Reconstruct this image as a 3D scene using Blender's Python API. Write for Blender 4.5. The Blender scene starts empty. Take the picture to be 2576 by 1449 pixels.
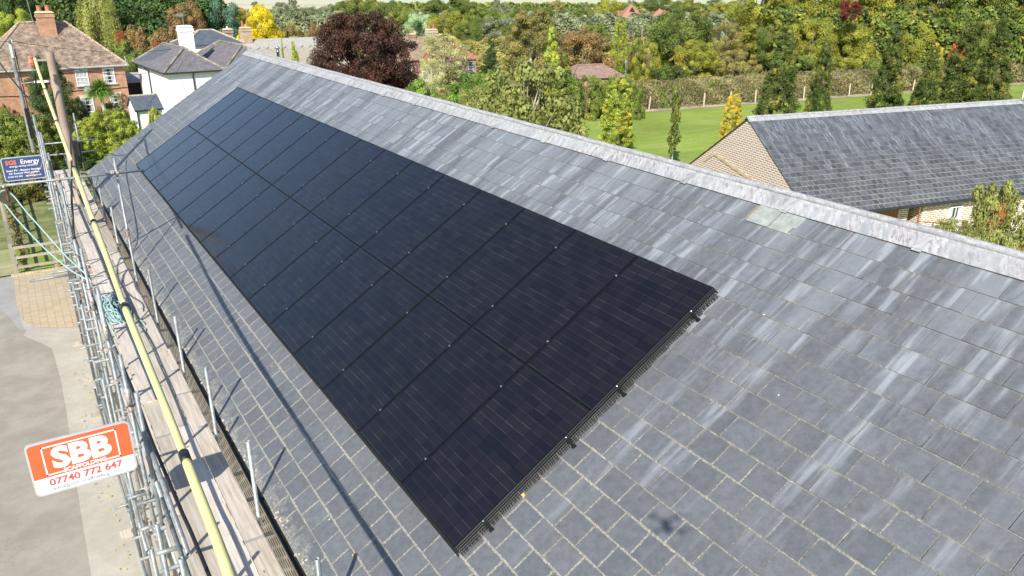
import bpy, math, random
import numpy as np
from mathutils import Vector, Matrix
D2 = bpy.data
col = bpy.context.scene.collection
scene = bpy.context.scene
rnd = random.Random(7)
# ------------------------------------------------------------------ camera, sky, sun, exposure
CAM = np.array([-2.598, -5.011, 4.755])
RW = np.array([[0.843567, -0.195911, 0.500014], [-0.537016, -0.312751, 0.783454], [0.002893, -0.929411, -0.369034]])
FPX = 1945.17
cd = D2.cameras.new('camera'); cam = D2.objects.new('camera', cd); col.objects.link(cam)
m = Matrix.Identity(4)
for i in range(3):
    m[i][0] = RW[i][0]; m[i][1] = -RW[i][1]; m[i][2] = -RW[i][2]; m[i][3] = CAM[i]
cam.matrix_world = m
cd.sensor_width = 36; cd.lens = 36*FPX/2576; cd.clip_start = .05; cd.clip_end = 6000
scene.camera = cam
SUN = Vector((-.5695, -.55, .611)).normalized()
w = D2.worlds.new('World'); scene.world = w; w.use_nodes = True
nt = w.node_tree
sky = nt.nodes.new('ShaderNodeTexSky'); sky.sky_type = 'NISHITA'; sky.sun_disc = False
sky.sun_elevation = math.asin(SUN.z); sky.sun_rotation = math.atan2(SUN.x, SUN.y)
sky.air_density = 1.0; sky.dust_density = .35; sky.ozone_density = 1.6
bg = nt.nodes['Background']; bg.inputs[1].default_value = .108
nt.links.new(sky.outputs[0], bg.inputs[0])
sd = D2.lights.new('sun', 'SUN'); so = D2.objects.new('sun', sd); col.objects.link(so)
sd.energy = 4.35; sd.angle = math.radians(.53); sd.color = (1, .955, .87)
so.rotation_euler = SUN.to_track_quat('Z', 'Y').to_euler(); so.location = (-20, -20, 25)
scene.view_settings.view_transform = 'Standard'; scene.view_settings.look = 'None'
scene.view_settings.exposure = .68; scene.view_settings.gamma = 1
scene.render.engine = 'CYCLES'

# ------------------------------------------------------------------ geometry helpers
TH = math.radians(32.25)
EV = np.array([math.cos(TH), 0, math.sin(TH)]); EN = np.array([-math.sin(TH), 0, math.cos(TH)]); EU = np.array([0, 1., 0])
def ray(x, y):
    d = RW @ np.array([(x-1288)/FPX, (y-724.5)/FPX, 1]); return d/np.linalg.norm(d)
def atz(x, y, z):
    d = ray(x, y); return CAM + d*(z-CAM[2])/d[2]
def aty(x, y, Y):
    d = ray(x, y); return CAM + d*(Y-CAM[1])/d[1]
def atd(x, y, dep):                      # point seen at (x, y) at the given depth
    return CAM + RW @ np.array([(x-1288)/FPX*dep, (y-724.5)/FPX*dep, dep])
def roofp(v, u, h=0.): return EV*v + EU*u + EN*h
def ground(x, y):
    t = (x+2.6)*.538 + (y+5)*.843
    k = min(max((t-24)/45, 0), 1)
    return -5 - .65*k*k*(3-2*k)
def atg(x, y):
    z = -5.
    for _ in range(6):
        P = atz(x, y, z); z = ground(P[0], P[1])
    return P
def link(o, parent=None):
    col.objects.link(o)
    if parent is not None: o.parent = parent
    return o
def tag(o, label=None, cat=None, group=None, kind=None):
    if label: o['label'] = label
    if cat: o['category'] = cat
    if group: o['group'] = group
    if kind: o['kind'] = kind
    return o
def empty(name, loc=(0, 0, 0), rot=(0, 0, 0), label=None, cat=None, group=None):
    o = D2.objects.new(name, None); o.empty_display_size = .2
    o.location = loc; o.rotation_euler = rot; link(o)
    return tag(o, label, cat, group)
def copy_tree(o, parent=None):
    c = o.copy(); col.objects.link(c); c.parent = parent
    for ch in list(o.children): copy_tree(ch, c)
    return c

class MB:
    def __init__(s): s.v = []; s.f = []; s.mi = []; s.cur = 0
    def poly(s, pts, flip=False):
        b = len(s.v); s.v += [tuple(float(c) for c in p) for p in pts]
        idx = list(range(b, b+len(pts)))
        s.f.append(idx[::-1] if flip else idx); s.mi.append(s.cur)
    def hexa(s, p):                       # p: 8 corners, 0-3 bottom ccw, 4-7 top ccw
        b = len(s.v); s.v += [tuple(float(c) for c in q) for q in p]
        for q in ((3,2,1,0), (4,5,6,7), (0,1,5,4), (1,2,6,5), (2,3,7,6), (3,0,4,7)):
            s.f.append([b+i for i in q]); s.mi.append(s.cur)
    def box(s, x0, x1, y0, y1, z0, z1):
        s.hexa([(x0,y0,z0),(x1,y0,z0),(x1,y1,z0),(x0,y1,z0),(x0,y0,z1),(x1,y0,z1),(x1,y1,z1),(x0,y1,z1)])
    def obox(s, c, ax, ay, az):           # oriented box: centre, half-axis vectors
        c, ax, ay, az = map(np.array, (c, ax, ay, az))
        s.hexa([c-ax-ay-az, c+ax-ay-az, c+ax+ay-az, c-ax+ay-az, c-ax-ay+az, c+ax-ay+az, c+ax+ay+az, c-ax+ay+az])
    def tube(s, pts, r, n=10, caps=True, r1=None):
        P = [np.array(p, float) for p in pts]; k = len(P); rr = [r + ((r1-r)*i/(k-1) if r1 is not None else 0) for i in range(k)] if not isinstance(r, (list, tuple)) else r
        b = len(s.v); t0 = P[1]-P[0]; t0 /= np.linalg.norm(t0)
        a = np.cross(t0, [0, 0, 1.]);
        if np.linalg.norm(a) < .1: a = np.cross(t0, [1., 0, 0])
        a /= np.linalg.norm(a)
        for i in range(k):
            t = P[min(i+1, k-1)] - P[max(i-1, 0)]; t /= np.linalg.norm(t)
            a = a - t*np.dot(a, t); a /= np.linalg.norm(a); c = np.cross(t, a)
            for j in range(n):
                th = 2*math.pi*j/n; s.v.append(tuple(P[i] + rr[i]*(math.cos(th)*a + math.sin(th)*c)))
        for i in range(k-1):
            for j in range(n):
                s.f.append([b+i*n+j, b+i*n+(j+1) % n, b+(i+1)*n+(j+1) % n, b+(i+1)*n+j]); s.mi.append(s.cur)
        if caps:
            s.f.append([b+j for j in range(n)][::-1]); s.mi.append(s.cur)
            s.f.append([b+(k-1)*n+j for j in range(n)]); s.mi.append(s.cur)
    def pipe(s, p0, p1, r=.0242, wall=.005, n=14):       # open-ended tube with wall thickness
        p0 = np.array(p0, float); p1 = np.array(p1, float); t = p1-p0; t /= np.linalg.norm(t)
        a = np.cross(t, [0, 0, 1.]);
        if np.linalg.norm(a) < .1: a = np.cross(t, [1., 0, 0])
        a /= np.linalg.norm(a); c = np.cross(t, a); b = len(s.v)
        for (P, R) in ((p0, r), (p1, r), (p1, r-wall), (p0, r-wall)):
            for j in range(n):
                th = 2*math.pi*j/n; s.v.append(tuple(P + R*(math.cos(th)*a + math.sin(th)*c)))
        for i in range(4):
            for j in range(n):
                k = (i+1) % 4
                s.f.append([b+i*n+j, b+i*n+(j+1) % n, b+k*n+(j+1) % n, b+k*n+j]); s.mi.append(s.cur)
    def lathe(s, prof, c=(0, 0, 0), n=16, cap=True):
        b = len(s.v); k = len(prof)
        for r, z in prof:
            for j in range(n):
                th = 2*math.pi*j/n; s.v.append((c[0]+r*math.cos(th), c[1]+r*math.sin(th), c[2]+z))
        for i in range(k-1):
            for j in range(n):
                s.f.append([b+i*n+j, b+i*n+(j+1) % n, b+(i+1)*n+(j+1) % n, b+(i+1)*n+j]); s.mi.append(s.cur)
        if cap:
            s.f.append([b+(k-1)*n+j for j in range(n)]); s.mi.append(s.cur)
    def build(s, name, mat, parent=None, smooth=False, kind=None, label=None):
        me = D2.meshes.new(name); me.from_pydata(s.v, [], s.f)
        mats = mat if isinstance(mat, (list, tuple)) else [mat]
        for mm in mats: me.materials.append(mm)
        if len(mats) > 1: me.polygons.foreach_set('material_index', s.mi)
        me.update()
        nl = len(me.loops); uv = me.uv_layers.new(name='UVMap')
        co = np.array(s.v); out = np.zeros((nl, 2)); li = np.zeros(nl, np.int32); me.loops.foreach_get('vertex_index', li)
        for p in me.polygons:
            n = np.array(p.normal); t = np.array([-n[1], n[0], 0.])
            L = np.linalg.norm(t); t = t/L if L > .05 else np.array([1., 0, 0])
            b = np.cross(n, t); sl = slice(p.loop_start, p.loop_start+p.loop_total)
            c = co[li[sl]]; out[sl, 0] = c @ t; out[sl, 1] = c @ b
        uv.data.foreach_set('uv', out.ravel())
        if smooth: me.polygons.foreach_set('use_smooth', [True]*len(me.polygons)); me.update()
        o = D2.objects.new(name, me); link(o, parent)
        return tag(o, label=label, kind=kind)
def arc(p0, p1, sag, n=24):
    p0 = np.array(p0, float); p1 = np.array(p1, float); out = []
    for i in range(n+1):
        t = i/n; q = p0*(1-t)+p1*t; q[2] -= sag*4*t*(1-t); out.append(q)
    return out
def spline(pts, n=8):
    P = [np.array(p, float) for p in pts]; P = [2*P[0]-P[1]] + P + [2*P[-1]-P[-2]]; out = []
    for i in range(1, len(P)-2):
        for k in range(n):
            t = k/n; a, b, c, d = P[i-1], P[i], P[i+1], P[i+2]
            out.append(.5*((2*b) + (-a+c)*t + (2*a-5*b+4*c-d)*t*t + (-a+3*b-3*c+d)*t**3))
    out.append(P[-2]); return out

# ------------------------------------------------------------------ material helpers
class N:
    def __init__(s, name):
        s.m = D2.materials.new(name); s.m.use_nodes = True; s.t = s.m.node_tree; s.t.nodes.clear()
        s.out = s.t.nodes.new('ShaderNodeOutputMaterial'); s.b = s.new('ShaderNodeBsdfPrincipled')
        s.t.links.new(s.b.outputs[0], s.out.inputs[0])
    def new(s, ty, **kw):
        n = s.t.nodes.new(ty)
        for k, v in kw.items(): setattr(n, k, v)
        return n
    def set(s, sock, v):
        if hasattr(v, 'outputs'): v = v.outputs[0]
        if isinstance(v, bpy.types.NodeSocket): s.t.links.new(v, sock)
        elif v is not None:
            if isinstance(v, (tuple, list)) and len(v) == 3 and sock.type == 'RGBA': v = (*v, 1)
            sock.default_value = v
    def B(s, **kw):
        for k, v in kw.items(): s.set(s.b.inputs[k.replace('_', ' ')], v)
        return s
    def math(s, op, a, b=0., c=None, clamp=False):
        n = s.new('ShaderNodeMath', operation=op, use_clamp=clamp); s.set(n.inputs[0], a); s.set(n.inputs[1], b)
        if c is not None: s.set(n.inputs[2], c)
        return n.outputs[0]
    def mix(s, f, a, b, mode='MIX'):
        n = s.new('ShaderNodeMix', data_type='RGBA', blend_type=mode); s.set(n.inputs[0], f); s.set(n.inputs[6], a); s.set(n.inputs[7], b); return n.outputs[2]
    def ramp(s, v, a, b, lo=0., hi=1., smooth=True):
        n = s.new('ShaderNodeMapRange', interpolation_type='SMOOTHSTEP' if smooth else 'LINEAR')
        for i, x in enumerate((v, a, b, lo, hi)): s.set(n.inputs[i], x)
        return n.outputs[0]
    def noise(s, vec=None, scale=5, detail=3, rough=.55, out=0, **kw):
        n = s.new('ShaderNodeTexNoise', **kw); s.set(n.inputs['Vector'], vec) if vec is not None else None
        n.inputs['Scale'].default_value = scale; n.inputs['Detail'].default_value = detail; n.inputs['Roughness'].default_value = rough; return n.outputs[out]
    def uv(s, name='UVMap'): return s.new('ShaderNodeUVMap', uv_map=name).outputs[0]
    def obj(s): return s.new('ShaderNodeTexCoord').outputs['Object']
    def pos(s): return s.new('ShaderNodeNewGeometry').outputs['Position']
    def attr(s, name, out='Fac'): return s.new('ShaderNodeAttribute', attribute_name=name).outputs[out]
    def vmul(s, v, k):
        n = s.new('ShaderNodeVectorMath', operation='MULTIPLY'); s.set(n.inputs[0], v); n.inputs[1].default_value = k; return n.outputs[0]
    def xyz(s, v):
        n = s.new('ShaderNodeSeparateXYZ'); s.set(n.inputs[0], v); return n.outputs
    def comb(s, x=0., y=0., z=0.):
        n = s.new('ShaderNodeCombineXYZ'); s.set(n.inputs[0], x); s.set(n.inputs[1], y); s.set(n.inputs[2], z); return n.outputs[0]
    def voro(s, vec, scale, out='Distance', feature='F1'):
        n = s.new('ShaderNodeTexVoronoi', feature=feature); s.set(n.inputs['Vector'], vec); n.inputs['Scale'].default_value = scale; return n.outputs[out]
    def bump(s, h, strength=.3, dist=.01):
        n = s.new('ShaderNodeBump'); s.set(n.inputs['Height'], h); n.inputs['Strength'].default_value = strength; n.inputs['Distance'].default_value = dist
        s.t.links.new(n.outputs[0], s.b.inputs['Normal']); return s
def plain(name, c, rough=.6, metal=0., var=.15, scale=6, bump=0.):
    n = N(name); f = n.noise(n.obj(), scale, 4); d = tuple(x*(1-var) for x in c); e = tuple(min(1, x*(1+var)) for x in c)
    n.B(Base_Color=n.mix(n.ramp(f, .3, .7), d, e), Roughness=rough, Metallic=metal)
    if bump: n.bump(f, bump, .01)
    return n.m

def mat_slate(name, var=.10, fine=9., smix=.40, base=(.118, .125, .136), stain_lo=1.2, stain_hi=4.9, moss=1., stain=(.37, .40, .43), far=False):
    n = N(name); U = n.xyz(n.uv('UVMap')); L = n.xyz(n.uv('local')); r = n.attr('rnd'); r2 = n.attr('rnd2')
    u, v = U[0], U[1]
    # slate body, riven grain and per-slate tone
    k = n.ramp(r, 0, 1, 1-var, 1+var, False)
    g = n.noise(n.comb(n.math('MULTIPLY', u, 14), n.math('MULTIPLY', v, 14), n.math('MULTIPLY', r, 50)), 1, 6, .65)
    g2 = n.noise(n.comb(n.math('MULTIPLY', u, 60), n.math('MULTIPLY', v, 45), r), 1, 3, .7)
    cool = n.mix(r2, base, (base[0]*1.03, base[1]*1.0, base[2]*.98))
    c = n.mix(1., cool, n.comb(k, k, k), 'MULTIPLY')
    gk = n.math('ADD', n.ramp(g, .3, .7, .87, 1.13), n.ramp(g2, .2, .8, -.08, .08)); c = n.mix(1., c, n.comb(gk, gk, gk), 'MULTIPLY')
    # white lead run-off streaks that follow the slope, broken at every slate
    su = n.math('ADD', n.math('MULTIPLY', u, fine), n.math('MULTIPLY', r, 2.2))
    st = n.noise(n.comb(su, n.math('MULTIPLY', v, .9), n.math('MULTIPLY', r2, .5)), 1, 3, .6)
    st2 = n.noise(n.comb(n.math('MULTIPLY', u, 3.1), n.math('MULTIPLY', v, .14), 4.), 1, 2, .5)
    vv = n.math('ADD', v, n.ramp(st2, .3, .72, -1.5, 2.2))
    mask = n.ramp(vv, stain_lo, stain_hi)
    sf = n.math('MULTIPLY', n.ramp(st, .44, .70), mask)
    sf = n.math('MAXIMUM', sf, n.math('MULTIPLY', n.ramp(n.math('ADD', vv, n.ramp(st, .4, .6, -.5, .5)), stain_lo+1.5, stain_hi+1.2), smix))
    c = n.mix(n.math('MULTIPLY', sf, .66), c, stain)
    # pale scuffs
    sc = n.noise(n.comb(n.math('MULTIPLY', u, 5), n.math('MULTIPLY', v, 5), 9.), 1, 7, .75)
    c = n.mix(n.ramp(sc, .62, .78, 0, .35), c, (.33, .34, .33))
    # moss and grit in the joints, thicker low on the roof
    e1 = n.math('MINIMUM', L[0], n.math('SUBTRACT', 1., L[0])); e = n.math('MINIMUM', n.math('MULTIPLY', e1, .3), n.math('MULTIPLY', L[1], .30)); e = n.math('MINIMUM', e, n.math('MAXIMUM', n.math('SUBTRACT', .245, n.math('MULTIPLY', L[1], .25)), 0.))
    mn = n.noise(n.comb(n.math('MULTIPLY', u, 38), n.math('MULTIPLY', v, 38), 2.), 1, 5, .75)
    low = n.ramp(v, -.8, 4.4, 1., .12)
    pt = n.noise(n.comb(n.math('MULTIPLY', u, 1.7), n.math('MULTIPLY', v, 2.1), 11.), 1, 3, .6); th = n.math('MULTIPLY', n.math('MULTIPLY', n.ramp(mn, .34, .70, .30, 1.0), low), n.math('MULTIPLY', n.ramp(pt, .35, .65, .5, 1.25), .0185*moss))
    mf = n.ramp(n.math('SUBTRACT', th, e), -.002, .008)
    mc = n.mix(n.ramp(mn, .4, .75), (.27, .25, .20), (.50, .47, .40))
    # beige lichen crust along the eave
    ev = n.math('SUBTRACT', n.math('ADD', v, n.ramp(sc, .3, .7, -.15, .15)), -1.22)
    ef = n.math('MULTIPLY', n.ramp(ev, .11, -.04), n.ramp(mn, .38, .60, .1, .85))
    mf = n.math('MAXIMUM', mf, n.math('MULTIPLY', ef, .9 if moss else 0.), clamp=True)
    c = n.mix(n.math('MULTIPLY', mf, .85), c, mc)
    sp = n.voro(n.comb(u, v, 0.), 2.6); c = n.mix(n.math('LESS_THAN', sp, .022), c, (.62, .60, .50))
    sp2 = n.voro(n.comb(n.math('ADD', u, 5.3), v, 0.), 1.1); c = n.mix(n.math('LESS_THAN', sp2, .014), c, (.60, .42, .08))
    n.B(Base_Color=c, Roughness=n.ramp(sf, 0, 1, .46, .60), Specular_IOR_Level=.5)
    n.bump(n.math('ADD', g, n.math('MULTIPLY', mf, 1.5)), .35, .004)
    return n.m
def mat_brick(name, a, b, mortar, bw=.225, bh=.075, mw=.011, var=.5, off=.5):
    n = N(name); t = n.new('ShaderNodeTexBrick'); n.set(t.inputs['Vector'], n.uv()); t.offset = off
    for k, x in (('Color1', a), ('Color2', b), ('Mortar', mortar)): n.set(t.inputs[k], x)
    t.inputs['Scale'].default_value = 1; t.inputs['Mortar Size'].default_value = mw; t.inputs['Brick Width'].default_value = bw; t.inputs['Row Height'].default_value = bh
    t.inputs['Mortar Smooth'].default_value = .1; t.inputs['Bias'].default_value = -.1
    f = n.noise(n.uv(), 2.2, 6, .7); k = n.ramp(f, .25, .75, 1-var*.5, 1+var*.5)
    n.B(Base_Color=n.mix(1., t.outputs[0], n.comb(k, k, k), 'MULTIPLY'), Roughness=.85)
    n.bump(n.math('SUBTRACT', 1., t.outputs['Fac']), .5, .01); return n.m
def mat_leaf(name, a, b, patch=None, pscale=1.2):
    n = N(name); r = n.attr('tint'); oi = n.new('ShaderNodeObjectInfo').outputs['Random']
    c = n.mix(r, a, b)
    if patch:
        f = n.noise(n.obj(), pscale, 2); c = n.mix(n.ramp(f, .52, .66), c, patch)
    k = n.ramp(n.math('ADD', n.math('MULTIPLY', n.attr('tint2'), .8), n.math('MULTIPLY', oi, .2)), 0, 1, .50, 1.55, False)
    c = n.mix(1., c, n.comb(k, k, k), 'MULTIPLY')
    n.B(Base_Color=c, Roughness=.55, Specular_IOR_Level=.3)
    tr = n.new('ShaderNodeBsdfTranslucent'); n.set(tr.inputs[0], n.mix(1., c, (1.25, 1.2, .6), 'MULTIPLY'))
    ms = n.new('ShaderNodeMixShader'); ms.inputs[0].default_value = .17
    n.t.links.new(n.b.outputs[0], ms.inputs[1]); n.t.links.new(tr.outputs[0], ms.inputs[2]); n.t.links.new(ms.outputs[0], n.out.inputs[0])
    return n.m
# ------------------------------------------------------------------ slates
def slates(name, P, u0, u1, v0, v1, gauge, width, mat, parent=None, seed=1, skip=(), h=0., th=.006, voff=0.):
    R = np.random.RandomState(seed); vs = []; fs = []; uvm = []; loc = []; r1 = []; r2 = []
    k = 0; v = v0
    while v < v1 - .02:
        top = min(v+gauge, v1); off = (k % 2)*width/2 + R.uniform(-.01, .01); u = u0 - off
        while u < u1:
            a = max(u, u0)+.0022; b = min(u+width, u1)-.0022
            if b-a > .03 and not any(abs((a+b)/2-s[0]) < s[2] and abs((v+top)/2-s[1]) < .1 for s in skip):
                j = R.uniform(-.004, .004, 4); lift = R.uniform(0, .0035); t = th + lift
                q = [(a+j[0], v+j[1]*.8, h+t+.006), (b+j[0], v+j[1]*.8+j[3]*.6, h+t+.006), (b+j[2]*.4, top+.015, h+.001), (a+j[2]*.4, top+.015, h+.001)]
                low = [(a+j[0], v+j[1]*.8, h+.0), (b+j[0], v+j[1]*.8+j[3]*.6, h+.0)]
                i = len(vs); vs += [P(*c) for c in q] + [P(*c) for c in low]
                faces = ([0, 1, 2, 3], [4, 5, 1, 0], [4, 0, 3], [1, 5, 2])
                cc = q + low; ra, rb = R.rand(2)
                for f in faces:
                    fs.append([i+x for x in f]); r1.append(ra); r2.append(rb)
                    for x in f:
                        uvm.append((cc[x][0], cc[x][1]+voff)); loc.append(((cc[x][0]-a)/(b-a), (cc[x][1]-v)/gauge))
            u += width
        v += gauge; k += 1
    me = D2.meshes.new(name); me.from_pydata([tuple(float(t) for t in q) for q in vs], [], fs); me.materials.append(mat)
    for nm, d in (('UVMap', uvm), ('local', loc)):
        l = me.uv_layers.new(name=nm); l.data.foreach_set('uv', np.array(d, np.float32).ravel())
    for nm, d in (('rnd', r1), ('rnd2', r2)):
        a = me.attributes.new(nm, 'FLOAT', 'FACE'); a.data.foreach_set('value', np.array(d, np.float32))
    me.validate(); me.update()
    o = D2.objects.new(name, me); link(o, parent); return o

M = {}
M['slate'] = mat_slate('roof_slate')
M['slate2'] = mat_slate('barn_slate', var=.30, fine=15., smix=.12, base=(.082, .088, .100), stain_lo=1.6, stain_hi=4.2, moss=1.5, stain=(.29, .32, .35))
M['wallbrick'] = mat_brick('cream_jointed_brick', (.20, .10, .065), (.13, .07, .05), (.85, .76, .64), bw=.225, bh=.09, mw=.028)
M['redbrick'] = mat_brick('orange_brick', (.46, .19, .095), (.33, .125, .07), (.50, .36, .25), mw=.012)
M['pinkbrick'] = mat_brick('pink_brick', (.36, .19, .12), (.27, .13, .09), (.42, .34, .26), mw=.011)
M['lichtile'] = mat_brick('lichen_tile', (.34, .245, .175), (.19, .14, .105), (.13, .10, .075), bw=.19, bh=.13, mw=.012, var=1.25)
M['redtile'] = mat_brick('red_tile', (.42, .205, .135), (.33, .155, .105), (.22, .11, .08), bw=.17, bh=.11, mw=.006, var=.35)
M['browntile'] = mat_brick('brown_tile', (.33, .21, .165), (.26, .17, .135), (.16, .11, .09), bw=.17, bh=.10, mw=.006, var=.5)
M['oldslate'] = mat_brick('old_slate', (.17, .155, .16), (.125, .115, .125), (.07, .065, .065), bw=.25, bh=.2, mw=.006, var=.45)
M['newslate'] = mat_brick('dark_slate', (.10, .115, .14), (.075, .09, .115), (.05, .05, .055), bw=.25, bh=.2, mw=.006, var=.3)
M['render'] = plain('white_render', (.82, .82, .80), .8, var=.03)
M['white'] = plain('white_paint', (.80, .80, .78), .45, var=.03)
M['cream'] = plain('cream_stone', (.56, .47, .30), .8, var=.15)
M['glass'] = N('window_glass').B(Base_Color=(.03, .035, .04), Roughness=.08, Specular_IOR_Level=.8).m
M['curtain'] = plain('pale_curtain', (.45, .46, .46), .7, var=.25, scale=9)
M['black'] = plain('black_metal', (.010, .010, .011), .5, var=.2)
M['gutter'] = plain('black_gutter', (.03, .03, .03), .4, var=.2)
M['under'] = plain('dark_gap', (.30, .27, .20), .95, var=.35, scale=3)
M['soffit'] = plain('dark_timber', (.05, .035, .025), .8)
M['terracotta'] = plain('terracotta', (.40, .15, .08), .7)
M['mortar'] = plain('ridge_mortar', (.42, .36, .28), .9, var=.3)
def m_galv():
    n = N('galvanised_steel'); p = n.obj(); oi = n.new('ShaderNodeObjectInfo').outputs['Random']
    f = n.noise(p, 9, 5, .7); f2 = n.noise(p, 60, 2)
    k = n.ramp(oi, 0, 1, .72, 1.1, False)
    c = n.mix(n.ramp(f, .35, .7), (.22, .245, .245), (.38, .40, .395)); c = n.mix(1., c, n.comb(k, k, k), 'MULTIPLY')
    c = n.mix(n.ramp(n.noise(p, 3.1, 6, .75), .66, .74), c, (.30, .17, .09))
    n.B(Base_Color=c, Metallic=.3, Roughness=n.ramp(f2, .3, .7, .42, .6)); return n.m
M['galv'] = m_galv()
M['steel'] = N('bright_steel').B(Base_Color=(.72, .72, .70), Metallic=.9, Roughness=.28).m
M['rust'] = plain('rusty_steel', (.26, .11, .05), .85, var=.4, scale=14)
M['hipcap'] = plain('lichened_hip_cap', (.24, .215, .17), .9, var=.4, scale=2)
def m_lead():
    n = N('weathered_lead'); U = n.xyz(n.uv()); u, v = U[0], U[1]
    a = n.noise(n.comb(n.math('MULTIPLY', n.math('ADD', u, n.math('MULTIPLY', v, .5)), 9), n.math('MULTIPLY', v, 3.2), 0.), 1, 6, .7)
    b = n.noise(n.comb(n.math('MULTIPLY', n.math('ADD', u, n.math('MULTIPLY', v, .6)), 26), n.math('MULTIPLY', v, 6), 3.), 1, 5, .75)
    g = n.noise(n.comb(u, v, 7.), 1.3, 3)
    c = n.mix(n.ramp(a, .35, .65), (.27, .28, .29), (.44, .44, .44))
    f = n.math('MULTIPLY', n.ramp(b, .49, .60), n.ramp(g, .40, .60, .3, 1.))
    c = n.mix(n.math('MULTIPLY', f, .75), c, (.20, .14, .14))
    n.B(Base_Color=c, Roughness=.55, Metallic=.0, Specular_IOR_Level=.5); n.bump(n.math('ADD', a, b), .4, .006); return n.m
M['lead'] = m_lead()

# ------------------------------------------------------------------ the barn with the solar panels
UN, UF = -9.0, 22.05                    # near and far end of the roof along its length
VE, VR = -1.285, 5.03                   # eave and ridge, measured up the slope
HS = -.125
barn = empty('barn', (0, 0, 0), label='long barn with grey slate roof carrying the solar panels', cat='barn')
RD = roofp(VR, 0, HS)                    # ridge line
rx, rz = RD[0], RD[2]; ez = roofp(VE, 0, HS)[2]; ex = roofp(VE, 0, HS)[0]
tail = VE; gauge = .2545
rep = [(.31, 4.69, .16), (.01, 4.69, .16)]
slates('slate_roof', lambda u, v, h: roofp(v, u, HS+h), UN, UF, VE+.0, 4.93, gauge, .302, M['slate'], barn, 3, skip=rep)
mb = MB(); mb.poly([roofp(VE+.01, UN, HS-.004), roofp(VE+.01, UF-.01, HS-.004), roofp(VR, UF-.01, HS-.004), roofp(VR, UN, HS-.004)], True)
def back(v, u, h=0.): p = roofp(v, u, h); return (2*rx-p[0], p[1], p[2])
mb.build('roof_underlay', M['under'], barn)
slates('slate_roof', lambda u, v, h: back(v, u, HS+h), UN, UF, VE, 4.93, gauge, .302, M['slate'], barn, 4)
n_ = N('pale_green_slate'); f_ = n_.noise(n_.obj(), 9, 6, .7); g_ = n_.noise(n_.vmul(n_.obj(), (3, 14, 3)), 2, 3)
n_.B(Base_Color=n_.mix(n_.ramp(f_, .3, .7), (.24, .26, .24), (.36, .38, .35)), Roughness=.6).bump(g_, .3, .01)
for c_, hh in ((.31, .012), (.012, .004)):
    mb = MB(); p = [roofp(4.555+HS*0, c_-.146, HS+hh), roofp(4.555, c_+.146, HS+hh), roofp(4.86, c_+.146, HS+hh-.004), roofp(4.86, c_-.146, HS+hh-.004)]
    q = [np.array(x)+EN*.008 for x in p]
    mb.hexa([p[0], p[3], p[2], p[1], q[0], q[3], q[2], q[1]]); mb.build('replacement_slate', n_.m, barn, label='pale greenish replacement slate below the ridge')
# lead ridge: flaps down both slopes and a rolled top
mb = MB(); r_ = random.Random(3)
def strip(F, sgn):
    nU = 150; vlist = [4.815, 4.90, 4.985, 5.035]
    for i in range(nU):
        ua = UN+(UF+.03-UN)*i/nU; ub = UN+(UF+.03-UN)*(i+1)/nU
        for a, b, ha, hb in ((vlist[0], vlist[1], .024, .025), (vlist[1], vlist[2], .025, .030), (vlist[2], vlist[3], .030, .040)):
            wv = lambda u, k: HS+k+.0018*math.sin(u*5.1+k*70)+.0018*math.sin(u*11.7)
            mb.poly([F(a, ua, wv(ua, ha)), F(a, ub, wv(ub, ha)), F(b, ub, wv(ub, hb)), F(b, ua, wv(ua, hb))], sgn)
strip(lambda v, u, h: roofp(v, u, h), True); strip(back, False)
cap = mb.build('lead_ridge_flashing', M['lead'], barn, smooth=True)
mb = MB(); pts = []
for i in range(120):
    u = UN+(UF+.04-UN)*i/119; pts.append((rx, u, rz+.045+.003*math.sin(u*3.3)))
mb.tube(pts, .037, 10)
roll = mb.build('lead_ridge_roll', M['lead'], barn, smooth=True)
# lead laps and clips
u = -7.35
while u < UF:
    mb = MB(); mb.obox(roofp(4.918, u, HS+.034), EU*.05, EV*.10, EN*.002); mb.obox(roofp(4.808, u+.0, HS+.026), EU*.045, EV*.014, EN*.004); mb.build('lead_lap', M['lead'], barn); u += 1.5
# walls: the eave wall, the far gable, the hidden sides
mb = MB(); xw = ex+.07; xw2 = 2*rx-xw
zt = ez-.02
mb.poly([(xw, UN, -5.4), (xw, UN, zt), (xw, UF-.12, zt), (xw, UF-.12, -5.4)])
mb.poly([(xw, UF-.12, -5.4), (xw, UF-.12, zt), (rx, UF-.12, rz-.06), (xw2, UF-.12, zt), (xw2, UF-.12, -5.4)])
mb.poly([(xw2, UN, -5.4), (xw2, UF-.12, -5.4), (xw2, UF-.12, zt), (xw2, UN, zt)])
mb.poly([(xw, UN, -5.4), (xw2, UN, -5.4), (xw2, UN, zt), (rx, UN, rz-.06), (xw, UN, zt)])
mb.build('wall', M['wallbrick'], barn)
mb = MB(); prof = [(-.06, .02), (-.055, -.03), (-.03, -.06), (0, -.068), (.03, -.06), (.05, -.03), (.05, .02)]
gx, gz = ex-.005, ez-.03
for (a, b) in zip(prof[:-1], prof[1:]):
    mb.poly([(gx+a[0], UN, gz+a[1]), (gx+b[0], UN, gz+b[1]), (gx+b[0], UF, gz+b[1]), (gx+a[0], UF, gz+a[1])])
    mb.poly([(gx+a[0]*.9, UN, gz+a[1]*.9), (gx+b[0]*.9, UN, gz+b[1]*.9), (gx+b[0]*.9, UF, gz+b[1]*.9), (gx+a[0]*.9, UF, gz+a[1]*.9)], True)
mb.poly([(gx-.05, UN, gz-.035), (gx+.045, UN, gz-.035), (gx+.045, UF, gz-.035), (gx-.05, UF, gz-.035)])
mb.build('gutter', M['gutter'], barn)
mb = MB()
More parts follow.
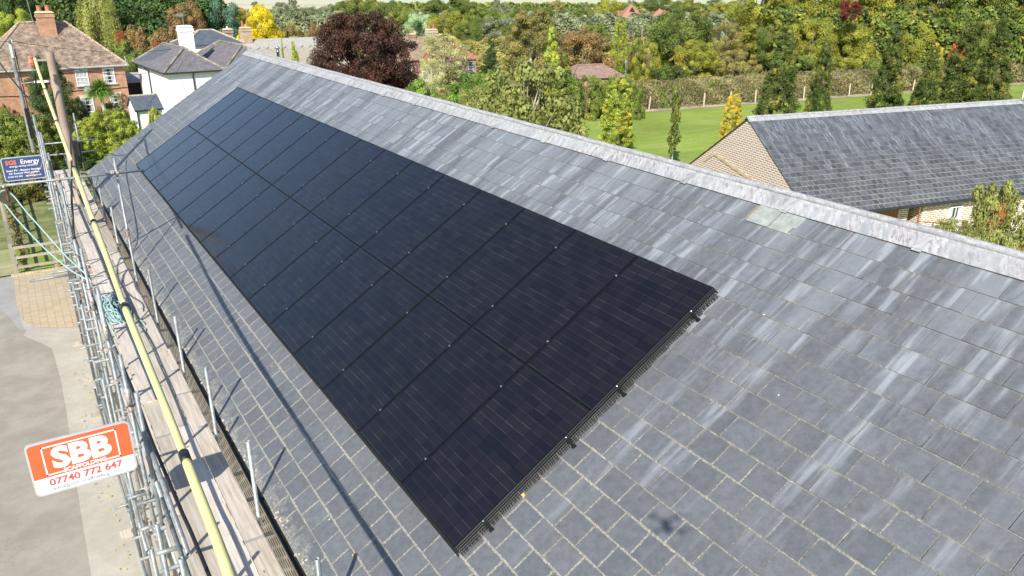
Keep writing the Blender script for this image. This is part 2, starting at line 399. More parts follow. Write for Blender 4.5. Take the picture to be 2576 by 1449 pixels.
for sgn, F in ((1, roofp), (-1, back)):
    mb.hexa([F(VE, UF-.06, HS-.10), F(VR-.02, UF-.06, HS-.10), F(VR-.02, UF-.005, HS-.10), F(VE, UF-.005, HS-.10), F(VE, UF-.06, HS-.008), F(VR-.02, UF-.06, HS-.008), F(VR-.02, UF-.005, HS-.008), F(VE, UF-.005, HS-.008)])
mb.build('verge_board', M['mortar'], barn)
# broken mortar / lichen crumbs along the eave edge
mb = MB(); r_ = random.Random(9)
for i in range(260):
    u = r_.uniform(-2, UF-.2); v = VE+abs(r_.gauss(0, .035))+.005; s_ = r_.uniform(.006, .019)
    c = roofp(v, u, HS+.014); a = r_.uniform(0, 3)
    mb.obox(c, EU*s_*math.cos(a)+EV*s_*math.sin(a), (EV*math.cos(a)-EU*math.sin(a))*s_*.8, EN*s_*.4)
mb.build('mortar_crumbs', M['mortar'], barn, kind='stuff')

# ------------------------------------------------------------------ solar panels
PW, PL, GAP = 1.134, 1.762, .02
def m_pv():
    n = N('solar_cell_glass'); U = n.xyz(n.obj()); y, x = U[1], U[0]
    cu, cv = (PW-.024-.012)/6, (PL-.024-.012)/18
    def tri(s, period, off=0.):            # distance to the nearest line, metres
        a = n.math('DIVIDE', n.math('SUBTRACT', s, off), period); fr = n.math('FRACT', a)
        return n.math('MULTIPLY', n.math('MINIMUM', fr, n.math('SUBTRACT', 1., fr)), period)
    gu = tri(y, cu, .018); gv = tri(x, cv, .018); wire = tri(y, cu/16, .018)
    cid = n.math('ADD', n.math('FLOOR', n.math('DIVIDE', n.math('SUBTRACT', y, .018), cu)), n.math('MULTIPLY', n.math('FLOOR', n.math('DIVIDE', n.math('SUBTRACT', x, .018), cv)), 7.3))
    wn = n.new('ShaderNodeTexWhiteNoise', noise_dimensions='2D'); oi = n.new('ShaderNodeObjectInfo').outputs['Random']; n.set(wn.inputs[0], n.comb(cid, oi, 0.))
    c = n.mix(wn.outputs[0], (.0040, .0036, .0040), (.0110, .0085, .0090))
    c = n.mix(n.math('MULTIPLY', n.ramp(wire, .0022, .0008), .5), c, (.028, .026, .026))
    dash = n.math('MULTIPLY', n.ramp(gv, .0042, .0022), n.ramp(wire, .004, .0015, .25, 1.))
    spark = n.math('GREATER_THAN', wn.outputs[0], .80)
    c = n.mix(n.math('MULTIPLY', dash, n.math('ADD', .25, n.math('MULTIPLY', spark, .6))), c, (.075, .075, .08))
    c = n.mix(n.ramp(gu, .0045, .003), c, (.004, .004, .005))
    mid = n.math('ABSOLUTE', n.math('SUBTRACT', x, PL/2)); c = n.mix(n.math('LESS_THAN', mid, .007), c, (.005, .005, .006))
    n.B(Base_Color=c, Roughness=.11, IOR=1.5, Specular_IOR_Level=.62); n.b.inputs['Specular Tint'].default_value = (.6, .8, 1, 1)
    n.bump(n.noise(n.obj(), 900, 1), .05, .0004)
    return n.m
M['pv'] = m_pv()
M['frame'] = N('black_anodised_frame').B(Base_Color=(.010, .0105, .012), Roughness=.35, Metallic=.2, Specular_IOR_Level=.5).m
def make_panel():
    root = empty('solar_panel', (0, 0, 0), (0, -TH, 0))
    mb = MB(); f = .013; t = .032
    mb.box(0, PL, 0, f, -t, 0); mb.box(0, PL, PW-f, PW, -t, 0); mb.box(0, f, f+.0005, PW-f-.0005, -t, -.0005); mb.box(PL-f, PL, f+.0005, PW-f-.0005, -t, -.0005)
    mb.build('frame', M['frame'], root)
    mb = MB(); mb.poly([(f, f, -.0035), (PL-f, f, -.0035), (PL-f, PW-f, -.0035), (f, PW-f, -.0035)]); mb.poly([(f, f, -.02), (PL-f, f, -.02), (PL-f, PW-f, -.02), (f, PW-f, -.02)], True)
    mb.build('glass', M['pv'], root)
    mb = MB(); mb.box(0, PL+GAP-.001, PW+.001, PW+GAP-.001, -.036, -.031); mb.box(PL+.001, PL+GAP-.001, 0, PW, -.036, -.031); mb.build('gap_shade_strip', M['frame'], root)  # black strips added beneath the gaps between panels to stand in for shade
    for x in (.34, 1.42):
        mb = MB(); mb.box(x-.032, x+.032, PW-.006, PW+GAP+.006, .0005, .004); mb.build('clamp', M['frame'], root)
        b = MB(); b.lathe([(.0095, 0), (.0095, .009), (.007, .0105)], (x, PW+GAP/2, .004), 8); b.build('bolt', M['steel'], root.children[-1])
    return root
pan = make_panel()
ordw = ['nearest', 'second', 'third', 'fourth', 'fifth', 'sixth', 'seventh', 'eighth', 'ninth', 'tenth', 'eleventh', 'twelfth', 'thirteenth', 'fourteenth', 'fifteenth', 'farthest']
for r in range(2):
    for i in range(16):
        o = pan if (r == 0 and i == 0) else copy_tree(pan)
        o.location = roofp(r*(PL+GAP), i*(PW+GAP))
        if i == 15:
            for ch in list(o.children):
                if ch.name.startswith('clamp'):
                    for g in list(ch.children): D2.objects.remove(g)
                    D2.objects.remove(ch)
        row = 'upper row beside ridge' if r else 'lower row beside eave'
        nm = ('nearest' if i == 0 else 'farthest' if i == 15 else ordw[i])
        tag(o, 'black solar panel, %s in the %s' % (nm if i in (0, 15) else nm + ' from near end', row), 'solar panel', 'solar panels on the slate roof')
LU = 16*PW+15*GAP; LV = 2*PL+GAP
# mounting rails with brackets at the near end
rail_v = (.34, 1.42, 2.12, 3.20)
rail = None
for k, v in enumerate(rail_v):
    root = empty('mounting_rail', roofp(v, 0), (0, -TH, 0)) if rail is None else copy_tree(rail)
    if rail is None:
        rail = root
        mb = MB(); mb.box(-.02, .02, -.035, LU+.03, -.074, -.034); mb.build('rail', M['black'], root)
        mb = MB(); mb.box(-.016, .016, -.030, -.008, -.050, -.004); mb.build('end_clamp', M['black'], root)
        mb = MB(); mb.lathe([(.009, 0), (.009, .009), (.006, .011)], (0, -.016, -.002), 8); mb.build('bolt', M['steel'], root)
        mb = MB(); mb.box(-.024, .024, -.078, -.045, -.122, -.105); mb.box(-.012, .012, -.056, -.036, -.105, -.066); mb.build('roof_hook', M['black'], root)
    root.location = roofp(v, 0)
    tag(root, 'black mounting rail end with bright bolt under the array, ' + ('lowest, nearest the eave', 'second up from the eave', 'third up from the eave', 'highest, nearest the ridge')[k], 'rail', 'mounting rails under the solar array')
# wire mesh bird guard
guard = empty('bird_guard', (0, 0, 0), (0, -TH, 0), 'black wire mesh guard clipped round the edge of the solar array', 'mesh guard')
def gmesh(p0, p1, out, label):
    p0 = np.array(p0); p1 = np.array(p1); L = np.linalg.norm(p1-p0); t = (p1-p0)/L; out = np.array(out, float); mb = MB(); n = int(L/.0254); w_ = .0042
    R = random.Random(5)
    for i in range(n+1):
        a = p0+t*(i*.0254); lean = t*R.uniform(-.004, .004)
        top = a + np.array([0, 0, .004+R.uniform(0, .006)]); mid = a+out*.012+np.array([0, 0, -.05]); bot = a+out*.035+lean*3+np.array([0, 0, -.124])
        mb.tube([top, mid, bot], w_, 4, False)
    for h, o_ in ((-.002, .001), (-.027, .007), (-.052, .013), (-.078, .021), (-.104, .029), (-.12, .034)):
        mb.tube([p0+out*o_+np.array([0, 0, h]), p1+out*o_+np.array([0, 0, h])], w_, 4, False)
    mb.build('mesh_side', M['black'], guard, label=label)
gmesh((-.002, -.003, 0), (LV+.002, -.003, 0), (0, -1, 0), None); gmesh((LV+.003, 0, 0), (LV+.003, LU, 0), (1, 0, 0), None)
gmesh((-.003, 0, 0), (-.003, LU, 0), (-1, 0, 0), None); gmesh((0, LU+.003, 0), (LV, LU+.003, 0), (0, 1, 0), None)
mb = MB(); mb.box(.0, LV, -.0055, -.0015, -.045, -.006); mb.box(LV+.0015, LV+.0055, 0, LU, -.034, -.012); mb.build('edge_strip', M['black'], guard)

# small leaves fallen on the roof
M['yleaf'] = plain('yellow_leaf', (.62, .38, .05), .6)
mb0 = MB(); pts = [(math.cos(a)*.5*(1+.25*math.cos(3*a)), math.sin(a)*.4*(1+.2*math.sin(2*a)), .04*math.cos(2*a)) for a in np.linspace(0, 2*math.pi, 11)[:-1]]
mb0.poly(pts); leafme = None
for k, (px, py) in enumerate(((1316, 1245), (671, 955), (684, 922), (885, 1190), (945, 1372), (887, 1396), (630, 1166))):
    d_ = ray(px, py); t_ = ((HS+.022)-CAM@EN)/(d_@EN); P = CAM+d_*t_
    if leafme is None: o = mb0.build('fallen_leaf', M['yleaf']); leafme = o
    else: o = leafme.copy(); col.objects.link(o)
    o.location = P; o.rotation_euler = (rnd.uniform(-.2, .2), -TH, rnd.uniform(0, 6)); s_ = (.042, .03, .03, .022, .022, .022, .025)[k]; o.scale = (s_, s_, s_)
    tag(o, ('yellow autumn leaf beside the near edge of the solar array', 'yellow leaf on the lower slates, left of the long cable shadow', 'small yellow leaf above another, left of the array', 'small yellow leaf in the slates left of the near array corner', 'yellow leaf nearest the cable shadow at the bottom', 'yellow speck of leaf at the bottom near the eave', 'yellow leaf lodged on the eave')[k], 'leaf', 'fallen leaves on the slates')

# the camera drone itself, just behind the viewpoint: it throws the small shadow seen on the slates
dr = empty('camera_drone', tuple(CAM - RW[:, 2]*.16 + np.array([0, 0, .02])), (0, 0, math.radians(-32)), 'small grey four-rotor drone hovering above the roof, casting a small shadow', 'drone')
mb = MB(); mb.hexa([(-.035, -.07, -.02), (.035, -.07, -.02), (.03, .07, -.02), (-.03, .07, -.02), (-.03, -.06, .025), (.03, -.06, .025), (.022, .055, .02), (-.022, .055, .02)]); mb.build('body', plain('drone_grey', (.4, .4, .4), .5), dr)
for sx in (-1, 1):
    for sy in (-1, 1):
        mb = MB(); mb.tube([(sx*.03, sy*.05, .005), (sx*.11, sy*.095, .01)], .009, 6); mb.tube([(sx*.11, sy*.095, 0), (sx*.11, sy*.095, .03)], .012, 8); mb.build('arm', D2.materials['drone_grey'], dr)
        mb = MB(); mb.box(sx*.11-.06, sx*.11+.06, sy*.095-.006, sy*.095+.006, .031, .033); o_ = mb.build('rotor', M['black'], dr)
# ------------------------------------------------------------------ scaffold
GZ = -5.0; DZ = -1.05                    # ground and deck levels
XI, XO = -1.115, -2.10
scaf = empty('scaffold', (-1.6, 8, GZ), label='galvanised tube scaffold with a boarded deck along the eave', cat='scaffold')
so_ = np.array([-1.6, 8, GZ])
class SB(MB):                            # same builder, world coordinates shifted to the scaffold root
    def build(s, name, mat, parent=scaf, **k):
        s.v = [tuple(np.array(p)-so_) for p in s.v] if parent is scaf else s.v
        return MB.build(s, name, mat, parent, **k)
def spipe(name, p0, p1, r=.0242, label=None):
    mb = SB(); mb.pipe(p0, p1, r); return mb.build(name, M['galv'], scaf, smooth=False, label=label)
def smooth_pipe(o):
    o.data.polygons.foreach_set('use_smooth', [True]*len(o.data.polygons)); return o
def coupler(P, ax=(0, 1, 0), big=False):
    mb = SB(); P = np.array(P, float); ax = np.array(ax, float)
    mb.tube([P-np.array([0, 0, .028]), P+np.array([0, 0, .028])], .034, 8)
    mb.tube([P+ax*.045-np.array([.03, 0, 0]), P+ax*.045+np.array([.03, 0, 0])], .034, 8)
    mb.tube([P+ax*.02+np.array([.02, 0, .03]), P+ax*.03+np.array([.085, .0, .035])], .007, 6); mb.tube([P+np.array([-.03, .02, -.02]), P+np.array([-.08, .03, -.02])], .006, 6)
    mb.lathe([(.012, -.01), (.012, .01)], tuple(P+ax*.03+np.array([.085, 0, .035])), 6)
    return mb.build('coupler', M['rustgalv'], scaf)
def m_rg():
    n = N('worn_coupler'); f = n.noise(n.obj(), 22, 4, .7)
    n.B(Base_Color=n.mix(n.ramp(f, .45, .6), (.52, .53, .51), (.30, .16, .08)), Roughness=.5, Metallic=.4); return n.m
M['rustgalv'] = m_rg()
# inner standards at the eave
for y, zt in ((.47, .05), (2.74, .01), (4.81, .02), (6.95, -.05), (9.3, .0), (14.56, -.13), (16.95, -.2), (19.0, -.28)):
    smooth_pipe(spipe('standard', (XI, y, GZ), (XI, y, zt)))
smooth_pipe(spipe('standard', (XI, 11.74, GZ), (XI, 11.74, 1.52)))
smooth_pipe(spipe('standard', (-.965, 24, DZ-.1), (-.955, 24, .74)))
mb = SB(); mb.tube([(XI, 11.74, -.12), (XI, 11.74, .12)], .031, 12); mb.build('sleeve', M['galvy'] if 'galvy' in M else M['rustgalv'], scaf)
# outer standards, some doubled where a longer tube is spliced on
outs = [(-.6, .35), (1.4, -.17), (4.28, .69), (6.25, .87), (8.86, .68), (10.89, .27), (12.3, .95), (15.53, 1.07), (18.05, 1.14), (20.4, .8), (22.96, .92)]
for y, zt in outs:
    smooth_pipe(spipe('standard', (XO, y, GZ), (XO, y, zt)))
for y, zt in ((2.3, -.35), (6.9, -.6), (9.4, -2.2), (14.0, -1.6), (18.6, -1.9)):
    smooth_pipe(spipe('standard', (XO-.085, y, GZ), (XO-.085, y, zt)))
for y, zt in ((3.35, .62), (7.45, .35), (13.2, .1)):
    smooth_pipe(spipe('standard', (XO+.03, y, -1.6), (XO+.03, y, zt)))
smooth_pipe(spipe('standard', (-2.06, 24, GZ), (-2.06, 24, .78)))
# ledgers and guard rails along the scaffold
def ledger(x, z, y0, y1): smooth_pipe(spipe('ledger', (x, y0, z), (x, y1, z)))
ledger(XO+.055, -.05, 1.25, 7.6); ledger(XO+.06, -.09, 7.2, 13.5); ledger(XO+.055, -.04, 13.2, 19.4); ledger(XO+.06, -.06, 19.0, 24.2)
ledger(XO+.055, -.56, -3.0, 3.2); ledger(XO+.055, -.55, 3.0, 9.3); ledger(XO+.06, -.53, 8.9, 15.2); ledger(XO+.055, -.55, 15., 21.3); ledger(XO+.055, -.52, 20.6, 24.2)
ledger(XO+.05, -1.17, -4, 2.3); ledger(XO+.05, -1.17, 2.35, 8.6); ledger(XO+.05, -1.17, 8.65, 15.); ledger(XO+.05, -1.17, 15.05, 24.3)
ledger(XI+.02-.07, -1.17, -4, 2.3); ledger(XI-.05, -1.17, 2.35, 8.6); ledger(XI-.05, -1.17, 8.65, 15.); ledger(XI-.05, -1.17, 15.05, 24.3)
ledger(XO-.055, -3.05, -3, 3.4); ledger(XO-.055, -3.0, 3.2, 9.6); ledger(XO-.05, -3.05, 9.4, 16.); ledger(XO-.055, -3., 15.8, 23.)
ledger(XO-.13, -2.35, 4.6, 11.0); ledger(XO-.135, -4.55, 8.2, 14.6); ledger(XO-.135, -4.5, 2.0, 8.3)
# diagonal brace and its end
smooth_pipe(spipe('brace', (XO-.06, 9.2, -4.9), (XO-.06, 13.6, -1.2))); smooth_pipe(spipe('brace', (XO-.06, 2.4, -1.3), (XO-.06, 6.4, -4.8)))
# transoms under the boards, poking out on both sides
rr = random.Random(12); y = -2.2
while y < 24:
    xo_ = XO-.08-rr.uniform(0, .16); smooth_pipe(spipe('transom', (xo_, y, -1.118), (XI+.10+rr.uniform(-.02, .05), y, -1.118))); y += rr.choice((.62, .75, .9, 1.15))
for y in (1.9, 4.1, 6.05, 8.7, 10.7, 13.1, 15.4, 17.9):
    smooth_pipe(spipe('transom', (XO-.25, y, -3.11), (XO+.14, y, -3.11)))
    smooth_pipe(spipe('transom', (XO-.16, y+.25, -.62+rr.uniform(-.03, .03)), (XO+.12, y+.25, -.62)))
for (y, z, a, b) in ((11.6, -.62, -.86, .05), (12.2, -.72, -.48, .12), (6.9, -2.45, -.3, .12), (9.0, -4.42, -.35, .15), (4.6, -4.5, -.32, .15)):
    smooth_pipe(spipe('transom', (XO+a, y, z), (XO+b, y, z)))
# end rails across the far end of the deck
for z in (-.155, -.525): smooth_pipe(spipe('guard_rail', (-2.12, 23.95, z), (-.47, 23.95, z)))
# tall cross tube that carries the pulley
cz = 1.24
smooth_pipe(spipe('cross_tube', (-3.2, 11.69, cz), (-.62, 11.69, cz)))
coupler((XI, 11.74, cz), (0, -1, 0)); coupler((-2.10, 11.74, cz-.0), (0, -1, 0)); coupler((-3.12, 11.69, cz), (0, 1, 0)); coupler((-3.0, 11.69, cz-.01), (0, 1, 0)); coupler((XI-.08, 11.70, cz+.03), (0, -1, 0))
smooth_pipe(spipe('standard', (XO+.0, 11.74, -1.6), (XO, 11.74, cz+.09)))
for y, zt in outs[1:]:
    for z in (-.05, -.56, -1.17):
        if z < zt: coupler((XO, y, z), (1 if z > -1 else .6, .3, 0))
for y in (2.74, 4.81, 6.95, 9.3, 11.74, 14.56, 16.95, 19.0): coupler((XI-.03, y+.03, -1.17), (0, 1, 0))
for y in (2.3, 4.28, 6.25, 8.86, 14.0): coupler((XO-.03, y, -3.03), (-.6, .6, 0))
# ladder tied to the outside and short puncheons between doubled tubes
lad = empty('scaffold_ladder', (-2.2, 18.5, GZ), label='narrow steel ladder standing on the ground against the outer scaffold tubes', cat='ladder')
for xx in (0, .30):
    mb = MB(); mb.tube([(xx, 0, 0), (xx+.03, -.9, 4.9)], .019, 8); mb.build('stile', M['galv'], lad, smooth=True)
for k in range(18):
    zz = .25+k*.255; f_ = zz/4.9; mb = MB(); mb.tube([(f_*.03, -.9*f_, zz), (.30+f_*.03, -.9*f_, zz)], .012, 6); mb.build('rung', M['galv'], lad)
rr = random.Random(33)
for k, yy in enumerate((1.42, 2.9, 3.4, 4.35, 5.2, 6.3, 7.5, 8.2, 8.95, 10.0, 11.2, 12.4, 13.25, 14.1, 15.0, 16.2, 17.3)):
    for zz in (-1.75-rr.uniform(0, .3), -2.5-rr.uniform(0, .5), -3.9-rr.uniform(0, .5))[:2 + k % 2]:
        smooth_pipe(spipe('puncheon', (XO-.17-rr.uniform(0, .06), yy+.05, zz), (XO+.06, yy+.05, zz)))
for yy in (3.4, 5.3, 7.45, 10.1, 12.9, 16.4): smooth_pipe(spipe('standard', (XO-.13, yy, -4.95+rr.uniform(0, 1.6)), (XO-.13, yy, -1.1+rr.uniform(-.5, .4))))
for yy, zz in ((4.28, .12), (6.25, .2), (8.86, -.3), (4.28, -1.9), (1.4, -.62), (10.89, -.3), (15.53, .3), (18.05, .3)):
    mb = SB(); mb.tube([(XO, yy, zz-.12), (XO, yy, zz+.12)], .031, 12); mb.build('sleeve', M['rustgalv'], scaf, smooth=True)
# base plates and sole boards
def m_wood(name, a, b, sc=1.):
    n = N(name); U = n.xyz(n.uv()); oi = n.new('ShaderNodeObjectInfo').outputs['Random']
    g = n.noise(n.comb(n.math('MULTIPLY', U[0], 34*sc), n.math('MULTIPLY', U[1], 1.6*sc), n.math('MULTIPLY', oi, 40)), 1, 5, .65)
    d = n.noise(n.comb(n.math('MULTIPLY', U[0], 3), n.math('MULTIPLY', U[1], 2), n.math('MULTIPLY', oi, 17)), 1, 5, .7)
    c = n.mix(n.ramp(g, .3, .7), a, b); k = n.ramp(oi, 0, 1, .68, 1.2, False); c = n.mix(1., c, n.comb(k, k, n.math('MULTIPLY', k, n.ramp(oi, .2, .9, .94, 1.02))), 'MULTIPLY')
    kn = n.voro(n.comb(n.math('MULTIPLY', U[0], 2.2), n.math('MULTIPLY', U[1], .9), oi), 2.4); c = n.mix(n.ramp(kn, .075, .03), c, (a[0]*.5, a[1]*.42, a[2]*.38))
    c = n.mix(n.ramp(d, .55, .75, 0, .45), c, (.26, .22, .19))
    n.B(Base_Color=c, Roughness=.75).bump(g, .25, .003); return n.m
M['board'] = m_wood('weathered_board', (.42, .355, .29), (.62, .55, .47))
M['pole'] = m_wood('creosoted_pole', (.17, .115, .08), (.38, .30, .225), .8)
M['greywood'] = m_wood('grey_fence_wood', (.26, .235, .17), (.38, .35, .27))
for y in (-.6, 1.4, 4.28, 8.9, 14.0, 18.6):
    mb = SB(); mb.box(XO-.35, XO+.18, y-.11, y+.11, GZ+.005, GZ+.043); mb.build('sole_board', M['board'], scaf)
    mb = SB(); mb.box(XO-.16, XO-.01, y-.075, y+.075, GZ+.045, GZ+.052); mb.tube([(XO-.085, y, GZ+.05), (XO-.085, y, GZ+.09)], .03, 8); mb.build('base_plate', M['rustgalv'], scaf)
# deck boards: five lanes, butted end to end, with the opening round the pole
lanes = [(-1.145-.229*i, -1.145-.229*i-.217) for i in range(4)]
joints = [[-5, -1.4, 2.42, 6.3, 10.15, 14.1, 18.0, 21.9, 24.05], [-5, -2.1, 1.5, 5.35, 9.3, 13.2, 19.1, 24.05], [-5, -1.9, 2.0, 5.2, 9.1, 12.35, 15.1, 18.85, None, 19.35, 24.03], [-5, -.6, 3.3, 7.2, 9.4, 12.35, None, 13.6, 18.8, 24.0], [-5, -2.5, 1.3, 4.9, 8.8, 12.6, 16.5, 20.2, 22.4]]
M['band'] = plain('galvanised_band', (.55, .55, .53), .5, .6, .1)
for i, (x1, x0) in enumerate(lanes):
    js = joints[i]
    for a, b in zip(js[:-1], js[1:]):
        if a is None or b is None: continue
        dz = rr.uniform(-.005, .005); sk = rr.uniform(-.004, .004); lap = .036 if (i, a) in ((2, 5.2), (3, 3.3)) else 0.
        mb = SB(); z1 = DZ+dz; z0 = z1-.038
        mb.hexa([(x0+sk, a+.004, z0+lap*0), (x1+sk, a+.004, z0), (x1-sk, b-.004, z0), (x0-sk, b-.004, z0), (x0+sk, a+.004, z1), (x1+sk, a+.004, z1), (x1-sk, b-.004, z1), (x0-sk, b-.004, z1)])
        bo = mb.build('board', M['board'], scaf)
        if i in (0, 1, 2, 3):
            bd = MB(); o_ = so_
            for yy in (a+.004, b-.022):
                bd = MB(); bd.box(x0-.001-o_[0], x1+.001-o_[0], yy-o_[1], yy+.018-o_[1], z1+.0005-o_[2], z1+.0022-o_[2]); MB.build(bd, 'end_band', M['band'], bo)
# one board lying across others
mb = SB(); mb.box(-1.83, -1.60, 6.25, 9.35, DZ+.008, DZ+.044); mb.build('board', M['board'], scaf, label='loose board laid on top of the deck')
# boxed rope pile, steel puncheon across the pole opening
smooth_pipe(spipe('transom', (-2.0, 18.72, -1.0), (-1.30, 18.72, -1.0))); smooth_pipe(spipe('transom', (-1.98, 12.9, -1.12), (-1.3, 12.9, -1.12))); smooth_pipe(spipe('transom', (-1.98, 13.45, -1.12), (-1.3, 13.45, -1.12)))
smooth_pipe(spipe('standard', (-1.42, 13.3, -2.3), (-1.62, 20, .2), .014))

# ------------------------------------------------------------------ signs
def text(body, size, loc, mat, parent, bold=0., align='CENTER', name='lettering', sx=1.):
    cu = D2.curves.new(name, 'FONT'); cu.body = body; cu.size = size; cu.extrude = .0008; cu.offset = bold; cu.align_x = align; cu.resolution_u = 3
    t = D2.objects.new(name, cu); col.objects.link(t); bpy.context.view_layer.update()
    me = D2.meshes.new_from_object(t); D2.objects.remove(t); me.materials.clear(); me.materials.append(mat)
    o = D2.objects.new(name, me); link(o, parent); o.location = loc; o.rotation_euler = (math.pi/2, 0, 0); o.scale = (sx, 1, 1); return o
def rrect(mb, x0, x1, z0, z1, y0, y1, r, n=6):
    P = []
    for cx, cz_, a0 in ((x1-r, z0+r, -90), (x1-r, z1-r, 0), (x0+r, z1-r, 90), (x0+r, z0+r, 180)):
        for k in range(n+1):
            a = math.radians(a0+90*k/n); P.append((cx+r*math.cos(a), cz_+r*math.sin(a)))
    f = [(p[0], y0, p[1]) for p in P]; b = [(p[0], y1, p[1]) for p in P]; mb.poly(f); mb.poly(b, True)
    for i in range(len(P)):
        j = (i+1) % len(P); mb.poly([f[j], f[i], b[i], b[j]])
orange = plain('orange_red_vinyl', (.83, .13, .045), .4, var=.03); wv = plain('white_vinyl', (.80, .80, .80), .4, var=.02); pink = plain('faded_red_ink', (.60, .11, .09), .5, var=.1); greyink = plain('faded_grey_ink', (.42, .41, .43), .5)
alu = plain('aluminium_edge', (.62, .63, .63), .4, .4, .05); navy = plain('navy_vinyl', (.045, .075, .20), .4, var=.12, scale=3); oran2 = plain('orange_ink', (.85, .20, .05), .4); swirl = plain('pale_orange_swirl', (.33, .20, .19), .5)
def rot_sign(name, x0, x1, z0, z1, y, label, tilt=0.):
    r = empty(name, ((x0+x1)/2, y, (z0+z1)/2), (0, tilt, 0), label, 'sign'); W, H = (x1-x0)/2, (z1-z0)/2
    mb = MB(); rrect(mb, -W, W, -H, H, 0, .022, .06); mb.build('frame', alu, r); return r, W, H
sbb, W, H = rot_sign('scaffolder_sign', -3.155, -2.215, -.085, .52, 2.97, 'orange and white scaffolding firm sign board with phone number on the scaffold')
k_ = .018
mb = MB(); rrect(mb, -W+k_, W-k_, -H+k_, H-k_, -.0015, -.001, .045); mb.build('white_face', wv, sbb)
mb = MB(); zs = -H*.34
P = []
r0 = .045
for cx, cz_, a0 in ((W-k_-r0, H-k_-r0, 0), (-W+k_+r0, H-k_-r0, 90)):
    for q in range(7):
        a = math.radians(a0+90*q/6); P.append((cx+r0*math.cos(a), -.004, cz_+r0*math.sin(a)))
P += [(-W+k_, -.004, zs), (W-k_, -.004, zs)]; mb.poly(P, False); mb.build('orange_panel', orange, sbb)
mb = MB(); bx0, bx1, bz0, bz1, t_ = -W*.72, W*.72, zs+.018, H*.80, .014
for a in ((bx0, bx1, bz1-t_, bz1), (bx0, bx0+t_, bz0, bz1), (bx1-t_, bx1, bz0, bz1), (bx0, -W*.36, bz0, bz0+t_), (W*.38, bx1, bz0, bz0+t_)): mb.box(a[0], a[1], -.007, -.0045, a[2], a[3])
mb.build('border_line', wv, sbb)
text('SBB', .315, (0, -.0065, zs+.088), wv, sbb, .0145, sx=1.05); text('SCAFFOLDING', .060, (.01, -.0065, zs+.016), wv, sbb, .0022, sx=.98)
text('07740 772 647', .108, (0, -.0055, -H+.098), pink, sbb, .0016, sx=1.02); text('info@sbb-scaffolding.com', .058, (0, -.0055, -H+.038), greyink, sbb, 0., sx=1.06)
sgs, W, H = rot_sign('energy_sign', -3.045, -2.235, .545, 1.075, 15.35, 'navy blue energy firm sign board with orange initials by the pulley')
mb = MB(); rrect(mb, -W+.02, W-.02, -H+.02, H-.02, -.0015, -.001, .04); mb.build('navy_face', navy, sgs)
mb = MB()
for j in range(3):
    pts = [(W*.2+.03*j+.42*W*math.sin(a*.9)*(1-.1*j), -H*.95+a*.25*H+j*.05) for a in np.linspace(0, 5.2, 12)]
for j, (ax, az, bx_, bz) in enumerate(((.05, -.9, .75, .1), (.2, -.95, .9, -.1), (.45, -.9, .95, .45), (-.1, -.75, .55, -.15))):
    n1 = np.array([bz-az, -(bx_-ax)]); n1 = n1/np.linalg.norm(n1)*.06
    pts = [(ax, az), ((ax+bx_)/2+n1[0]*2.2, (az+bz)/2+n1[1]*2.2), (bx_, bz), ((ax+bx_)/2+n1[0]*.6, (az+bz)/2+n1[1]*.6)]
    mb.poly([(p[0]*W, -.0025, p[1]*H) for p in pts], True)
mb.build('swirl_graphic', swirl, sgs)
text('SGS', .125, (-W*.80, -.004, H*.40), oran2, sgs, .004, 'LEFT'); text('Energy', .135, (-W*.10, -.004, H*.40), wv, sgs, .002, 'LEFT')
text('energy saving solutions', .058, (W*.02, -.004, H*.16), wv, sgs, .0008); text('Solar PV - Battery Storage', .062, (-W*.02, -.004, -H*.20), wv, sgs, .001); text('Air Source Heat pumps', .062, (-W*.02, -.004, -H*.44), wv, sgs, .001)
text('01227 913 390', .046, (-W*.48, -.004, -H*.70), wv, sgs, .0012); text('sgs-energy.co.uk', .046, (W*.40, -.004, -H*.70), wv, sgs, .0012)

# ------------------------------------------------------------------ pulley, ropes
M['rope'] = plain('blue_green_rope', (.30, .43, .41), .8, var=.25, scale=60, bump=.5)
pul = empty('pulley_wheel', (-3.0, 11.69, 1.02), (0, 0, .35), 'dark round pulley wheel hanging from the cross tube by a rusty hook', 'pulley')
mb = MB(); mb.tube([(0, -.018, 0), (0, .018, 0)], .115, 24); mb.tube([(0, -.024, 0), (0, -.018, 0)], .128, 24); mb.tube([(0, .018, 0), (0, .024, 0)], .128, 24); mb.build('wheel', plain('olive_pulley', (.10, .10, .055), .6), pul)
mb = MB(); mb.box(-.012, .012, -.036, -.028, -.06, .2); mb.box(-.012, .012, .028, .036, -.06, .2); mb.box(-.016, .016, -.036, .036, .17, .2); mb.tube([(0, -.045, 0), (0, .045, 0)], .01, 8); mb.build('hook_strap', M['rust'], pul)
def rope(name, pts, r, label, mat=None, cat='rope', sm=8):
    mb = MB(); mb.tube(spline(pts, sm), r, 7); return tag(mb.build(name, mat or M['rope'], smooth=True), label, cat)
rope('rope', [(-3.115, 11.72, 1.06), (-3.11, 11.69, .98), (-3.05, 11.66, .90), (-2.9, 11.4, .62), (-2.6, 10.8, .22), (-2.3, 10.1, -.03), (-2.08, 9.6, -.12), (-1.95, 9.3, -.3)], .0135, 'lower run of blue-green rope from the pulley wheel down to the scaffold')
rope('rope', [(-3.11, 11.70, 1.08), (-3.02, 11.70, 1.15), (-2.90, 11.67, 1.05), (-2.75, 11.35, .80), (-2.5, 10.85, .42), (-2.28, 10.3, .12), (-2.1, 9.75, -.02), (-2.02, 9.2, -.12), (-1.9, 8.9, -.8), (-1.85, 8.8, -1.0)], .0135, 'upper run of blue-green rope from the pulley wheel down to the scaffold')
R = random.Random(4); pts = []
cx, cy = -1.70, 10.35
